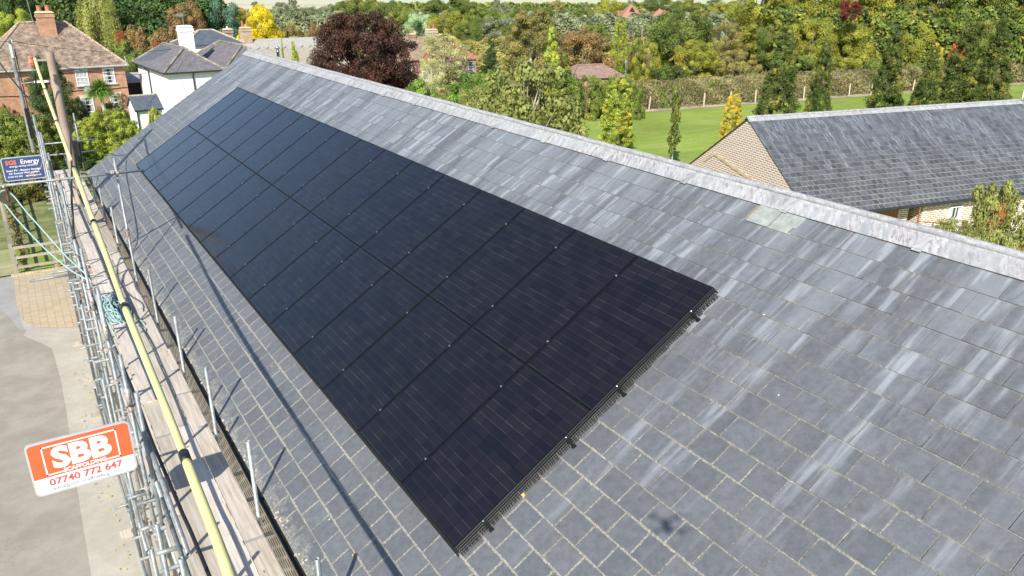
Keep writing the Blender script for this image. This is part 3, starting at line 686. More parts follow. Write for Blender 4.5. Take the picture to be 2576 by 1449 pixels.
for i in range(190):
    a = i*.93+R.uniform(-.5, .5); rr_ = R.uniform(.05, .30)*(1-.2*math.sin(i*.21)); pts.append((cx+rr_*math.cos(a)*.82, cy+rr_*math.sin(a)*2.6, DZ+.02+abs(R.gauss(0, .05))*(1.1-rr_*2.2)))
rope('rope_pile', pts, .0135, 'tangled heap of blue-green rope lying on the scaffold boards', None, 'rope', 5)
rope('rope_loop', [(cx+.22+.14*math.cos(a), cy-1.05+.33*math.sin(a), DZ+.022) for a in np.linspace(0, 5.6, 12)]+[(cx+.05, cy-.6, DZ+.03)], .0135, 'open loop of rope beside the rope heap on the deck', None, 'rope', 6)

# ------------------------------------------------------------------ poles and cables
pole = empty('telegraph_pole', (-1.50, 18.95, GZ-.02), label='brown timber telegraph pole rising through the scaffold deck', cat='pole')
mb = MB(); mb.lathe([(.145, 0), (.135, 2), (.12, 5), (.105, 7.3), (.097, 8.0), (.088, 8.03)], (0, 0, 0), 20); mb.build('shaft', M['pole'], pole, smooth=True)
mb = MB(); hz = 7.82
mb.box(-.42, -.1, -.03, -.02, hz, hz+.05); mb.box(-.42, -.1, .03, .04, hz, hz+.05); mb.tube([(-.42, -.045, hz+.02), (-.42, .05, hz+.02)], .022, 8); mb.tube([(-.48, 0, hz-.01), (-.45, 0, hz+.06)], .03, 8); mb.build('bracket', M['steel'], pole)
mb = MB(); mb.tube([(.13, -.05, 5.3), (.22, -.1, 5.42), (.24, -.1, 5.6)], .035, 8); mb.tube([(.2, -.1, 5.15), (.22, -.1, 5.7)], .05, 10); mb.box(.12, .2, -.14, -.04, 5.2, 5.75); mb.build('cable_box', M['black'], pole)
mb = MB(); mb.tube([(.0, -.17, 4.0), (.09, -.15, 5.4)], .022, 6); mb.build('conduit', M['black'], pole)
yel = plain('yellow_shroud', (.74, .66, .28), .5, var=.06, scale=4)
pc = [(-1.87, 18.3, 2.92), (-1.88, 17.4, 2.72), (-1.88, 16.57, 2.56), (-1.89, 14.68, 2.31), (-1.90, 12.27, 2.04), (-1.93, 8.26, 1.69), (-1.95, 5.9, 1.51), (-1.98, 4.02, 1.44), (-1.99, 2.44, 1.395), (-1.995, 1.2, 1.365), (-2.01, .03, 1.34), (-2.02, -.57, 1.34), (-2.06, -2.0, 1.36), (-2.1, -6, 1.5)]
cab = empty('shrouded_cable', pc[0], label='thick pale yellow insulated cable sagging over the scaffold deck', cat='cable')
sp = spline(pc, 8); c0 = np.array(pc[0])
S_ = np.array(sp); cum = np.r_[0, np.cumsum(np.linalg.norm(np.diff(S_, axis=0), axis=1))]
def atY(Y): i = np.argmin(abs(S_[:, 1]-Y)); return S_[i], (S_[min(i+1, len(S_)-1)]-S_[i-1])
jy = [18.4, 15.8, 13.1, 9.95, 6.9, 3.85, .6, -9]
for a_, b_ in zip(jy[:-1], jy[1:]):
    q_ = [p-c0 for p in sp if b_-.12 <= p[1] <= a_+.12]
    if len(q_) > 1: mb = MB(); kq = len(q_); mb.tube(q_, [.0375-.0065*(i/(kq-1)) if b_ > -5 else .036 for i in range(kq)], 14); mb.build('yellow_sleeve', yel, cab, smooth=True)
for k, (yy, ll) in enumerate(((15.8, .07), (13.1, .08), (9.95, .09), (6.9, .11), (3.85, .12), (.6, .14))):
    p, t = atY(yy); t = t/np.linalg.norm(t); mb = MB(); mb.tube([p-c0-t*ll/2, p-c0+t*ll/2], .0405, 12); mb.build('joint_tape', M['black'], cab, smooth=True)
mb = MB(); R = random.Random(3)
mb.lathe([(0.02, -.14), (.06, -.10), (.075, -.03), (.05, .05), (.07, .09), (.02, .13)], (-.09, .05, -.06), 7); mb.build('red_wrap', plain('red_white_tape', (.62, .18, .12), .6, var=.4, scale=20), cab)
rope('black_cable', [(-1.38, 18.75, 1.25), (-1.42, 18.2, 1.1), (-1.54, 16.98, .98), (-1.65, 15.65, .88), (-1.76, 14.38, .8), (-1.84, 13.56, .75), (-1.95, 12.4, .64), (-2.0, 12.0, .45), (-2.05, 11.9, .1), (-2.07, 11.6, -.2), (-2.08, 10.9, -.31), (-2.07, 9.74, -.32), (-2.06, 8.75, -.33), (-2.02, 7.79, -.34), (-2.0, 7.05, -.37), (-1.96, 5.5, -.43), (-1.95, 4.17, -.49), (-1.935, 3.6, -.51), (-1.91, 2.7, -.55), (-1.89, 2.15, -.56), (-1.87, 1.0, -.6), (-1.86, -2, -.66)], .021, 'thick black cable hanging from the pole and running along the deck edge', M['black'], 'cable')
rope('drooping_cable', [(-1.93, 18.35, 2.6), (-2.0, 18.8, 2.0), (-2.15, 20.5, 1.7), (-2.6, 24, 2.3), (-2.95, 27.5, 3.0)], .02, 'dark cable looping from the red wrap to the lamp pole', M['black'], 'cable')
# lamp pole in the distance at the left
P1 = atd(22, 100, 40.); lp = empty('lamp_pole', (P1[0]+.0, P1[1], ground(P1[0], P1[1])), label='thin grey wooden pole with a street lamp in front of the brick house', cat='pole')
base = lp.location; h_ = P1[2]-base[2]
mb = MB(); mb.lathe([(.12, 0), (.10, h_*.6), (.085, h_)], (0, 0, 0), 12); mb.build('shaft', plain('grey_pole', (.23, .225, .20), .9, var=.3), lp)
mb = MB(); mb.box(-.06, .06, -.14, -.08, h_-.9, h_-.2); mb.lathe([(.05, 0), (.05, .14)], (.12, 0, h_-.12), 8); mb.build('insulator', plain('pale_insulator', (.5, .55, .56), .4), lp)
LZ = atd(90, 214, 40.)[2]-base[2]
mb = MB(); mb.tube([(0, 0, LZ-.05), (.75, -.1, LZ+.02)], .025, 8); mb.build('arm', M['galv'], lp)
mb = MB(); mb.obox((1.05, -.12, LZ+.02), (.34, 0, 0), (0, .10, 0), (0, 0, .05)); mb.build('lamp_head', M['white'], lp)
mb = MB(); mb.box(-.02, .2, -.2, -.05, 2.0, 3.6); mb.tube([(.17, 0, LZ-1.7), (.16, 0, LZ+1.7)], .03, 6); mb.build('cable_guard', M['black'], lp)
# overhead wires
def wire(a, b, sag, label, r=.014):
    mb = MB(); mb.tube(arc(a, b, sag, 20), r, 5); return tag(mb.build('overhead_wire', M['black']), label, 'wire')
wire(atd(22, 102, 40), atd(430, 124, 54), .35, 'thin black wire from the lamp pole across the brick house roof to the white house')
wire(atd(22, 104, 40), atd(-60, 92, 36), .1, 'thin black wire from the lamp pole out to the left')
wire(atd(140, 165, 24.5), atd(400, 176, 54), .3, 'thin wire from the timber pole across the brick house front')
wire(atd(690, 100, 90), atd(1560, 78, 110), .3, 'distant wire crossing above the thatched roof')
# ------------------------------------------------------------------ ground, road, paving
def m_grass(name, a, b, c, s1=.6, s2=9):
    n = N(name); p = n.pos(); f = n.noise(p, s1, 4, .6); g = n.noise(p, s2, 5, .75); h = n.noise(n.vmul(p, (1, 1, 1)), .11, 3)
    k = n.mix(n.ramp(g, .3, .7), a, b); k = n.mix(n.ramp(f, .45, .72, 0, .6), k, c); h2 = n.noise(n.vmul(p, (.9, 5.2, 1)), .35, 3, .6); k2 = n.math('MULTIPLY', n.ramp(h, .3, .7, .82, 1.14), n.ramp(h2, .35, .65, .92, 1.07)); k = n.mix(1., k, n.comb(k2, k2, k2), 'MULTIPLY')
    n.B(Base_Color=k, Roughness=.9, Specular_IOR_Level=.15).bump(g, .6, .05); return n.m
n = N('rough_ground'); p = n.pos(); X = n.xyz(p); f = n.noise(p, .05, 5, .6); g = n.noise(p, 1.2, 5, .7)
# fields: strips of stubble, grass and crop laid across the plain
t = n.math('ADD', n.math('MULTIPLY', X[0], .538), n.math('MULTIPLY', X[1], .843)); t = n.math('ADD', t, n.math('MULTIPLY', X[0], .05))
strips = n.noise(n.comb(n.math('MULTIPLY', t, .012), n.math('MULTIPLY', X[0], .0012), 0.), 1, 1)
field = n.mix(n.ramp(strips, .42, .44, 0, 1), (.42, .45, .26), (.56, .50, .36)); field = n.mix(n.ramp(strips, .54, .555), field, (.48, .52, .36))
near = n.mix(n.ramp(g, .35, .65), (.13, .16, .05), (.27, .26, .12))
n.B(Base_Color=n.mix(n.ramp(n.math('ADD', t, n.ramp(f, .3, .7, -18, 18)), 235, 262), near, field), Roughness=.95, Specular_IOR_Level=.1)
ys = [-60, -20, 0, 20, 30, 40, 50, 60, 70, 80, 100, 130, 180, 260, 400, 800, 1600, 3500]
mb = MB(); H_ = np.array([.538, .843]); G_ = np.array([.843, -.538]); o2 = CAM[:2]; xs = [-3500, -800, -200, -60, -30, -15, 0, 15, 30, 60, 200, 800, 3500]
def gp(s, t_): q = o2+H_*t_+G_*s; return (q[0], q[1], ground(q[0], q[1])-.02)
for a, b in zip(ys[:-1], ys[1:]):
    for c, d in zip(xs[:-1], xs[1:]): mb.poly([gp(c, a), gp(d, a), gp(d, b), gp(c, b)])
mb.build('ground', n.m, kind='structure', smooth=True)
def sheet(name, pts, mat, h=.004, dens=0, kind='structure'):
    mb = MB(); P = [np.array(p, float) for p in pts]
    mb.poly([(p[0], p[1], (ground(p[0], p[1]) if dens else GZ)+h) for p in P]); return mb.build(name, mat, kind=kind)
def m_asph(name, a, b):
    n = N(name); p = n.pos(); f = n.noise(p, 190, 3, .8); g = n.noise(p, 1.1, 6, .7); wv_ = n.new('ShaderNodeVectorMath', operation='ADD'); n.set(wv_.inputs[0], n.vmul(p, (1, 1, 0))); n.set(wv_.inputs[1], n.vmul(n.noise(p, 5, 4, .7, out=1), (.34, .34, 0))); cr = n.voro(wv_.outputs[0], 3.6, feature='DISTANCE_TO_EDGE'); w_ = n.noise(p, .5, 3)
    c = n.mix(n.ramp(g, .3, .7), a, b); k = n.ramp(f, .3, .7, .78, 1.2); c = n.mix(1., c, n.comb(k, k, k), 'MULTIPLY')
    dr = n.noise(p, 7, 4, .8); c = n.mix(n.ramp(dr, .68, .8, 0, .5), c, (.40, .34, .26))
    c = n.mix(n.math('MULTIPLY', n.ramp(cr, .020, .003), n.ramp(w_, .50, .62, 0, .45)), c, (.12, .11, .09))
    n.B(Base_Color=c, Roughness=.9, Specular_IOR_Level=.2).bump(f, .4, .004); return n.m
M['asph'] = m_asph('worn_asphalt', (.27, .245, .205), (.36, .33, .28)); M['asph2'] = m_asph('pale_asphalt', (.37, .345, .29), (.47, .44, .375))
M['asph3'] = m_asph('grey_asphalt', (.31, .30, .285), (.38, .365, .34))
sheet('road', [(-40, -40), (-.9, -40), (-.9, 25.95), (-3.7, 25.95), (-5.5, 26.2), (-40, 27)], M['asph'], .0)
D = lambda x, y: atz(x, y, GZ)
sheet('pavement', [(-.92, -40), (-.92, 22.2), (-2.2, 22.2), (-3.75, 22.2)] + [tuple(D(*q)[:2]) for q in ((48, 830), (68, 829), (59, 845), (100, 862), (130, 876), (143, 918), (156, 970), (168, 1040), (178, 1120), (205, 1300), (230, 1449))] + [(-2.75, -40)], M['asph2'], .004)
sheet('pavement', [tuple(D(*q)[:2]) for q in ((0, 775), (30, 805), (48, 830), (60, 828), (50, 800), (44, 770), (40, 730), (37, 694))] + [(-4.3, 26.0), (-5.2, 26.1)], M['asph3'], .008)
n = N('buff_block_paving'); t = n.new('ShaderNodeTexBrick'); n.set(t.inputs['Vector'], n.comb(n.xyz(n.pos())[1], n.xyz(n.pos())[0], 0.)); t.offset = .5
t.inputs['Scale'].default_value = 1; t.inputs['Mortar Size'].default_value = .006; t.inputs['Brick Width'].default_value = .105; t.inputs['Row Height'].default_value = .21
for k, x in (('Color1', (.52, .41, .27)), ('Color2', (.43, .33, .21)), ('Mortar', (.22, .19, .12))): n.set(t.inputs[k], x)
f = n.noise(n.pos(), .9, 5, .7); n.B(Base_Color=n.mix(n.ramp(f, .4, .7, 0, .5), t.outputs[0], (.46, .40, .30)), Roughness=.85).bump(t.outputs['Fac'], -.4, .005)
M['pav'] = n.m
sheet('pavement', [(-1.0, 25.9), (-3.70, 25.9), (-3.72, 24.3), (-3.70, 22.73), (-3.66, 22.0), (-3.58, 21.42), (-3.47, 21.05), (-3.33, 20.77), (-3.15, 20.52), (-2.94, 20.34), (-2.62, 20.12), (-2.29, 20.0), (-1.5, 19.95), (-1.0, 20.1)], M['pav'], .012)
R = random.Random(2); kb = empty('kerb_edging', (-3.75, 26.0, GZ), label='row of raised buff blocks edging the paving below the fence', cat='kerb'); me0 = None; blocks = plain('buff_block', (.50, .40, .26), .85, var=.2, scale=3)
mb = MB(); x = -3.78
while x < -1.0:
    d_ = R.uniform(-.006, .006); mb.box(x+.756-.756, x+.097, 25.92+d_, 26.12+d_, GZ, GZ+.05+R.uniform(-.004, .004)); x += .104
mb.v = [(a+3.75, b-26.0, c-GZ) for a, b, c in mb.v]; mb.build('block_row', blocks, kb)
M['lawn'] = m_grass('mown_lawn', (.20, .275, .045), (.27, .35, .065), (.33, .35, .11), .35, 5)
M['lawn2'] = m_grass('garden_grass', (.20, .27, .05), (.28, .35, .07), (.36, .34, .14), .8, 14)
M['verge'] = m_grass('worn_verge', (.38, .34, .20), (.24, .30, .09), (.50, .42, .28), .5, 11)
sheet('lawn', [(-3.6, 26.2), (12, 26.2), (12, 52), (-3.9, 52)], M['lawn2'], .006, 1)
sheet('lawn', [(-40, 27), (-5.5, 26.25), (-3.6, 26.2), (-3.9, 52), (-40, 52)], M['verge'], .002, 1)
# big mown lawn: follows the ground
def gsheet(name, corners, mat, h, nx=14):
    P = [np.array(c, float) for c in corners]; mb = MB()
    def q(s, t_): p = (P[0]*(1-s)+P[1]*s)*(1-t_)+(P[3]*(1-s)+P[2]*s)*t_; return (p[0], p[1], ground(p[0], p[1])+h)
    for i in range(nx):
        for j in range(nx): mb.poly([q(i/nx, j/nx), q((i+1)/nx, j/nx), q((i+1)/nx, (j+1)/nx), q(i/nx, (j+1)/nx)])
    return mb.build(name, mat, kind='structure', smooth=True)
LA, LB = atg(1440, 296), atg(2400, 226); dl = (LB-LA)[:2]; dl = dl/np.linalg.norm(dl); nl = np.array([dl[1], -dl[0]]); nl = nl if nl@np.array([.54, .84]) < 0 else -nl
A_, B_ = LA[:2]-dl*14, LB[:2]+dl*60
gsheet('lawn', [A_+nl*46, B_+nl*46, B_, A_], M['lawn'], .03)
gsheet('path', [A_+nl*.1, B_+nl*.1, B_-nl*1.3, A_-nl*1.3], plain('bare_earth', (.36, .30, .20), .95, var=.3, scale=.8), .05)
gsheet('field', [tuple((LA[:2]-nl*18+dl*8)), tuple(LA[:2]-nl*18+dl*30), tuple(LA[:2]-nl*42+dl*34), tuple(LA[:2]-nl*42+dl*6)], m_grass('dry_meadow', (.28, .30, .12), (.40, .37, .20), (.2, .26, .08)), .02, 4)
gsheet('yard', [tuple(roofp(0, -12)[:2]+np.array([11, 0])), (34, -14), (36, 9), (9.9, 16)], M['asph2'], .01, 6)

# ------------------------------------------------------------------ fence by the paving, lawn fence posts
fence = empty('post_and_rail_fence', (-3.6, 26.17, GZ), label='weathered post and rail fence with three rails around the garden', cat='fence')
def fpost(x, y, h=1.12): mb = MB(); mb.box(x-.06, x+.06, y-.06, y+.06, 0, h+.02); mb.build('post', M['greywood'], fence)
def frail(a, b, z): 
    a = np.array(a, float); b = np.array(b, float); t = (b-a)/np.linalg.norm(b-a); s = np.array([-t[1], t[0]])*.02; mb = MB()
    mb.hexa([(a[0]-s[0], a[1]-s[1], z-.045), (b[0]-s[0], b[1]-s[1], z-.045), (b[0]+s[0], b[1]+s[1], z-.045), (a[0]+s[0], a[1]+s[1], z-.045), (a[0]-s[0], a[1]-s[1], z+.045), (b[0]-s[0], b[1]-s[1], z+.045), (b[0]+s[0], b[1]+s[1], z+.045), (a[0]+s[0], a[1]+s[1], z+.045)]); mb.build('rail', M['greywood'], fence)
for x in (0, 1.25, 2.6, 3.9): fpost(x, 0)
for k in range(1, 9): fpost(-.04*k, 1.7*k, 1.05)
for z in (.98, .62, .26):
    frail((.07, -.07), (3.9, -.07), z); frail((.07, .06), (-.28, 13.6), z)
o = None
for k in range(17):
    q = LA[:2] + dl*(2+2.9*k) - nl*.6
    if o is None:
        mb = MB(); mb.lathe([(.06, 0), (.055, 1.25), (.02, 1.3)], (0, 0, 0), 8); mb.obox((.0, 0, .7), (.05, 0, 0), (0, .05, 0), (0, 0, .5)); o = mb.build('fence_post', plain('pale_stake', (.52, .44, .30), .9)); c = o
    else: c = o.copy(); col.objects.link(c)
    c.location = (q[0], q[1], ground(q[0], q[1])-.05); c.rotation_euler = (rnd.uniform(-.06, .06), rnd.uniform(-.06, .06), rnd.uniform(0, 1))
    tag(c, 'pale wooden stake by the laid hedge, %s from the left along the lawn' % (['first', 'second', 'third', 'fourth', 'fifth', 'sixth', 'seventh', 'eighth', 'ninth', 'tenth', 'eleventh', 'twelfth', 'thirteenth', 'fourteenth', 'fifteenth', 'sixteenth', 'seventeenth'][k]), 'fence post', 'stakes along the hedge by the lawn')

# ------------------------------------------------------------------ houses
def frame_at(O, phi):
    return (O[0], O[1], O[2]), (0, 0, phi)
def window(parent, x, z, w, h, y=0., rows=4, cols=3, cur=False, sill=True, axis='x'):
    """white sash window on a wall facing -y (axis x); x, z is the centre"""
    mb = MB(); f = .055; t = .022
    def bx(a, b, c, d, y0, y1):
        mb.box(a, b, y0, y1, c, d)
    X0, X1, Z0, Z1 = x-w/2, x+w/2, z-h/2, z+h/2
    bx(X0, X0+f, Z0, Z1, y-.05, y+.03); bx(X1-f, X1, Z0, Z1, y-.05, y+.03); bx(X0+f, X1-f, Z1-f, Z1, y-.048, y+.03); bx(X0+f, X1-f, Z0, Z0+f, y-.048, y+.03); bx(X0+f, X1-f, z-.03, z+.03, y-.045, y+.02)
    for i in range(1, cols): xx = X0+(w)*i/cols; bx(xx-t/2, xx+t/2, Z0+f, Z1-f, y-.035, y-.005)
    for i in range(1, rows):
        if i != rows/2: zz = Z0+h*i/rows; bx(X0+f, X1-f, zz-t/2, zz+t/2, y-.036, y-.006)
    W = mb.build('window', M['white'], parent)
    mb = MB(); mb.poly([(X0+f, y-.008, Z0+f), (X1-f, y-.008, Z0+f), (X1-f, y-.008, Z1-f), (X0+f, y-.008, Z1-f)]); mb.build('pane', M['glass'], W)
    if cur:
        mb = MB(); mb.poly([(X0+f, y-.014, Z0+f), (X1-f, y-.014, Z0+f), (X1-f, y-.014, Z1-f), (X0+f, y-.014, Z1-f)]); mb.build('curtain', M['curtain'], W)
    elif cur is None: pass
    else:
        mb = MB()
        for s in (0, 1):
            a = X0+f if s == 0 else X1-f-w*.2
            mb.poly([(a, y-.012, Z0+f), (a+w*.2, y-.012, Z0+f), (a+w*.2, y-.012, Z1-f), (a, y-.012, Z1-f)])
        mb.build('curtain', M['curtain'], W)
    if sill: mb = MB(); mb.box(X0-.09, X1+.09, y-.12, y-.0, Z0-.09, Z0-.003); mb.build('sill', M['bluesill'], W)
    return W
M['bluesill'] = plain('grey_blue_sill', (.42, .50, .54), .7)
def hip_roof(parent, x0, x1, y0, y1, ze, h, mat, ov=0., capm=None, name='roof', ends=(1, 1), along='x'):
    """hipped roof over the rectangle, ridge along x or y"""
    mb = MB()
    if along == 'x':
        a = (y1-y0)/2; ra = (x0+a*ends[0], (y0+y1)/2, ze+h); rb = (x1-a*ends[1], (y0+y1)/2, ze+h)
        c = [(x0, y0, ze), (x1, y0, ze), (x1, y1, ze), (x0, y1, ze)]
        F = [[c[0], c[1], rb, ra], [c[2], c[3], ra, rb], [c[1], c[2], rb], [c[3], c[0], ra]]; hips = [(c[0], ra), (c[1], rb), (c[2], rb), (c[3], ra), (ra, rb)]
    else:
        a = (x1-x0)/2; ra = ((x0+x1)/2, y0+a*ends[0], ze+h); rb = ((x0+x1)/2, y1-a*ends[1], ze+h)
        c = [(x0, y0, ze), (x1, y0, ze), (x1, y1, ze), (x0, y1, ze)]
        F = [[c[1], c[2], rb, ra], [c[3], c[0], ra, rb], [c[0], c[1], ra], [c[2], c[3], rb]]; hips = [(c[0], ra), (c[1], ra), (c[2], rb), (c[3], rb), (ra, rb)]
    for f in F: mb.poly(f)
    mb.poly([(p[0], p[1], p[2]-.01) for p in c], True)
    r = mb.build(name, mat, parent)
    if capm:
        mb = MB()
        for a_, b_ in hips:
            a_, b_ = np.array(a_), np.array(b_); L = np.linalg.norm(b_-a_)
            if L < .1: continue
            k = max(2, int(L/.32)); 
            for i in range(k):
                p = a_+(b_-a_)*i/k; q = a_+(b_-a_)*(i+.96)/k; mb.tube([p+np.array([0, 0, .035]), q+np.array([0, 0, .02])], .085, 8)
        mb.build('hip_tiles', capm, r)
    return r
def chimney(parent, x, y, z0, w, d, h, mat, pots=2, capc='cream', potm=None, potr=.11, poth=.35, band=True):
    mb = MB(); mb.box(x-w/2, x+w/2, y-d/2, y+d/2, z0, z0+h)
    if band: mb.box(x-w/2-.05, x+w/2+.05, y-d/2-.05, y+d/2+.05, z0+h-.32, z0+h-.12)
    c = mb.build('chimney', mat, parent)
    mb = MB(); b = (x-w/2-.06, x+w/2+.06, y-d/2-.06, y+d/2+.06)
    mb.hexa([(b[0], b[2], z0+h), (b[1], b[2], z0+h), (b[1], b[3], z0+h), (b[0], b[3], z0+h), (b[0]+.15, b[2]+.15, z0+h+.12), (b[1]-.15, b[2]+.15, z0+h+.12), (b[1]-.15, b[3]-.15, z0+h+.12), (b[0]+.15, b[3]-.15, z0+h+.12)])
    mb.build('chimney_cap', M[capc], c)
    for i in range(pots):
        px = x+(i-(pots-1)/2)*w*.5; mb = MB(); mb.lathe([(potr*1.1, 0), (potr*.9, poth*.8), (potr, poth*.82), (potr, poth)], (px, y, z0+h+.1), 12); mb.build('chimney_pot', potm or M['terracotta'], c)
    mb = MB(); mb.box(x-w/2-.07, x+w/2+.07, y-d/2-.07, y+d/2+.07, z0-.2, z0+.06) if False else mb.box(x-w/2-.02, x+w/2+.02, y-d/2-.04, y-d/2-.005, z0+.1, z0+.2)
    return c
PHI = math.radians(3.7)
# brick house with the lichened tile roof
bh = empty('brick_house', (5.60, 62.9, -5.75), (0, 0, PHI), 'orange brick cottage with mossy hipped tile roof and a big brick chimney', 'house')
E0 = 4.45
mb = MB(); mb.box(-9.35, -.25, .25, 6.3, -.1, E0); mb.build('wall', M['redbrick'], bh)
r = hip_roof(bh, -9.6, 0, 0, 6.55, E0, 3.05, M['lichtile'], capm=plain('lichen_hip', (.40, .31, .22), .9, var=.3))
chimney(bh, -4.62, 2.75, E0+2.0, 1.12, .9, 1.75, M['redbrick'], 2, potr=.17, poth=.42)
mb = MB(); mb.tube([(-5.35, 3.1, E0+1.9), (-5.6, 3.1, E0+6.2)], .03, 6); mb.tube([(-5.38, 3.1, E0+3.3), (-6.0, 3.0, E0+3.15)], .02, 6); mb.build('mast', M['galv'], bh)
mb = MB(); mb.tube([(-9.6, -.05, E0-.06), (.05, -.05, E0-.06)], .065, 8); mb.tube([(-.1, -.02, E0-.1), (-.12, .0, E0+.6)], .04, 6); mb.build('gutter', plain('grey_gutter', (.38, .40, .40), .5), bh)
lint = []
for (x, z, cu, w_, h_) in ((-3.28, -.80, True, .84, 1.14), (-1.42, -.78, False, .80, 1.12), (-3.25, -2.80, False, .84, 1.14), (-1.25, -2.78, False, .80, 1.12)):
    window(bh, x, E0+z, w_, h_, .25, 4, 3, cu)
    mb = MB(); mb.hexa([(x-w_/2-.03, .232, E0+z+h_/2+.012), (x+w_/2+.03, .232, E0+z+h_/2+.012), (x+w_/2+.03, .30, E0+z+h_/2+.012), (x-w_/2-.03, .30, E0+z+h_/2+.012), (x-w_/2-.15, .232, E0+z+h_/2+.2), (x+w_/2+.15, .232, E0+z+h_/2+.2), (x+w_/2+.15, .30, E0+z+h_/2+.2), (x-w_/2-.15, .30, E0+z+h_/2+.2)]); mb.build('lintel', M['cream'], bh)
mb = MB(); mb.lathe([(.0, .0), (.16, .02), (.26, .08)], (0, 0, 0), 16, cap=False); mb.tube([(0, 0, 0), (0, 0, .3)], .02, 6)
mb.v = [(x_-3.15, -z_*.9+.0, y_+E0-1.62) for x_, y_, z_ in mb.v]; mb.build('satellite_dish', plain('grey_dish', (.42, .43, .43), .6), bh)
mb = MB(); mb.tube(spline([(-9, .21, E0-1.75), (-6, .21, E0-1.9), (-3.8, .21, E0-1.72), (-2, .21, E0-1.78), (-.3, .21, E0-1.7)], 6), .022, 5); mb.build('wall_cable', M['black'], bh)
# white rendered house with twin hipped slate roofs
wh = empty('white_house', (6.83, 55.07, -5.7), (0, 0, PHI), 'white rendered house with twin hipped slate roofs and a white chimney', 'house')
E1 = 4.4
mb = MB(); mb.box(.28, 8.2, .28, 9.6, -.1, E1-.02); mb.build('wall', M['render'], wh)
hip_roof(wh, 0, 4.22, 0, 9.85, E1, 1.45, M['oldslate'], capm=M['hipcap'], along='y')
hip_roof(wh, 4.22, 8.5, 0, 9.85, E1, 1.45, M['oldslate'], capm=M['hipcap'], along='y')
mb = MB(); ps = [(.45, 4.3), (1.75, 4.3), (1.75, 8.5), (.45, 8.5)]
mb.poly([(x, y, E1+1.45*x/2.11+.012) for x, y in ((.55, 6.0), (1.35, 4.6), (1.9, 4.6), (1.9, 7.6), (.25, 9.2), (.25, 7.8))][::-1]); mb.build('slate_patch', M['newslate'], wh, label='bluer slate repair patch on the left roof slope')
M['wcap'] = M['render']
chimney(wh, 3.15, 5.2, E1+.5, .95, .85, 2.25, M['render'], 0, capc='render', band=True)
mb = MB(); mb.tube([(3.1, 5.1, E1+2.8), (3.1, 5.1, E1+3.7)], .025, 6); mb.obox((2.9, 5.1, E1+3.6), (.55, 0, 0), (0, .02, 0), (0, 0, .02)); mb.obox((2.95, 5.1, E1+3.6), (.2, 0, 0), (0, .1, 0), (0, 0, .1)); mb.build('aerial', M['galv'], wh)
mb = MB(); mb.tube([(-.04, -.04, E1-.05), (8.5, -.04, E1-.05)], .06, 8); mb.tube([(-.04, -.04, E1-.05), (-.04, 9.85, E1-.05)], .06, 8); mb.build('gutter', M['gutter'], wh)
for q in ([(2.0, -.03, E1-.1), (2.0, .22, E1-.35), (2.0, .22, 0)], [(-.03, 5.8, E1-.1), (.22, 5.8, E1-.35), (.22, 5.8, 0)]):
    mb = MB(); mb.tube(q, .05, 8); mb.build('downpipe', M['gutter'], wh)
# small dark slate hip and flat chimneys behind the white house
rb = empty('rear_slate_roof', (0, 0, 0), label='small hipped roof with dark blue slate panel behind the white house', cat='house')
q = atd(535, 112, 71); rb.location = (q[0], q[1], ground(q[0], q[1])); hb = q[2]-rb.location[2]; rb.rotation_euler = (0, 0, PHI)
mb = MB(); mb.box(-2.1, 2.6, .3, 4, 0, hb-.02); mb.build('wall', M['render'], rb)
hip_roof(rb, -2.6, 3.0, 0, 4.4, hb, 1.15, M['newslate'], capm=M['mortar']); chimney(rb, 2.6, 3.6, hb-.2, .8, .6, 1.25, M['pinkbrick'], 1, potr=.1, poth=.2, potm=M['white'])
# thatched cottage
th = empty('thatched_cottage', (0, 0, 0), (0, 0, PHI), 'long low cottage with pale weathered thatch and scalloped ridge', 'house')
q = atd(640, 102, 82); th.location = (q[0], q[1], ground(q[0], q[1])); ht = q[2]-th.location[2]
n = N('weathered_thatch'); U = n.xyz(n.uv()); g = n.noise(n.comb(n.math('MULTIPLY', U[0], 9), n.math('MULTIPLY', U[1], 2.2), 0.), 1, 6, .7); g2 = n.noise(n.uv(), .7, 4, .6)
n.B(Base_Color=n.mix(n.ramp(g, .3, .7), (.27, .235, .185), (.40, .36, .29)), Roughness=.95).bump(g, .5, .05); M['thatch'] = n.m
n = N('grey_thatch_ridge'); g = n.noise(n.obj(), 5, 5, .7); n.B(Base_Color=n.mix(n.ramp(g, .3, .7), (.30, .28, .25), (.43, .41, .37)), Roughness=.95).bump(g, .4, .04); M['thatch2'] = n.m
L0, L1 = -3.6, 9.3; wr = 3.3; zr = ht
mb = MB()
prof = [(-wr, zr-2.9), (-wr+.1, zr-2.6), (-1.6, zr-1.15), (-.35, zr-.16), (0, zr), (.35, zr-.16), (1.6, zr-1.15), (wr-.1, zr-2.6), (wr, zr-2.9)]
for (a, b) in zip(prof[:-1], prof[1:]): mb.poly([(L0, a[0], a[1]), (L1, a[0], a[1]), (L1, b[0], b[1]), (L0, b[0], b[1])])
mb.poly([(L0, p[0], p[1]) for p in prof]); mb.poly([(L1, p[0], p[1]) for p in prof], True); mb.build('thatched_roof', M['thatch'], th)
mb = MB(); x = L0; 
def tz(y): return zr-.16-(-y-.35)*.79 if y < -.35 else zr
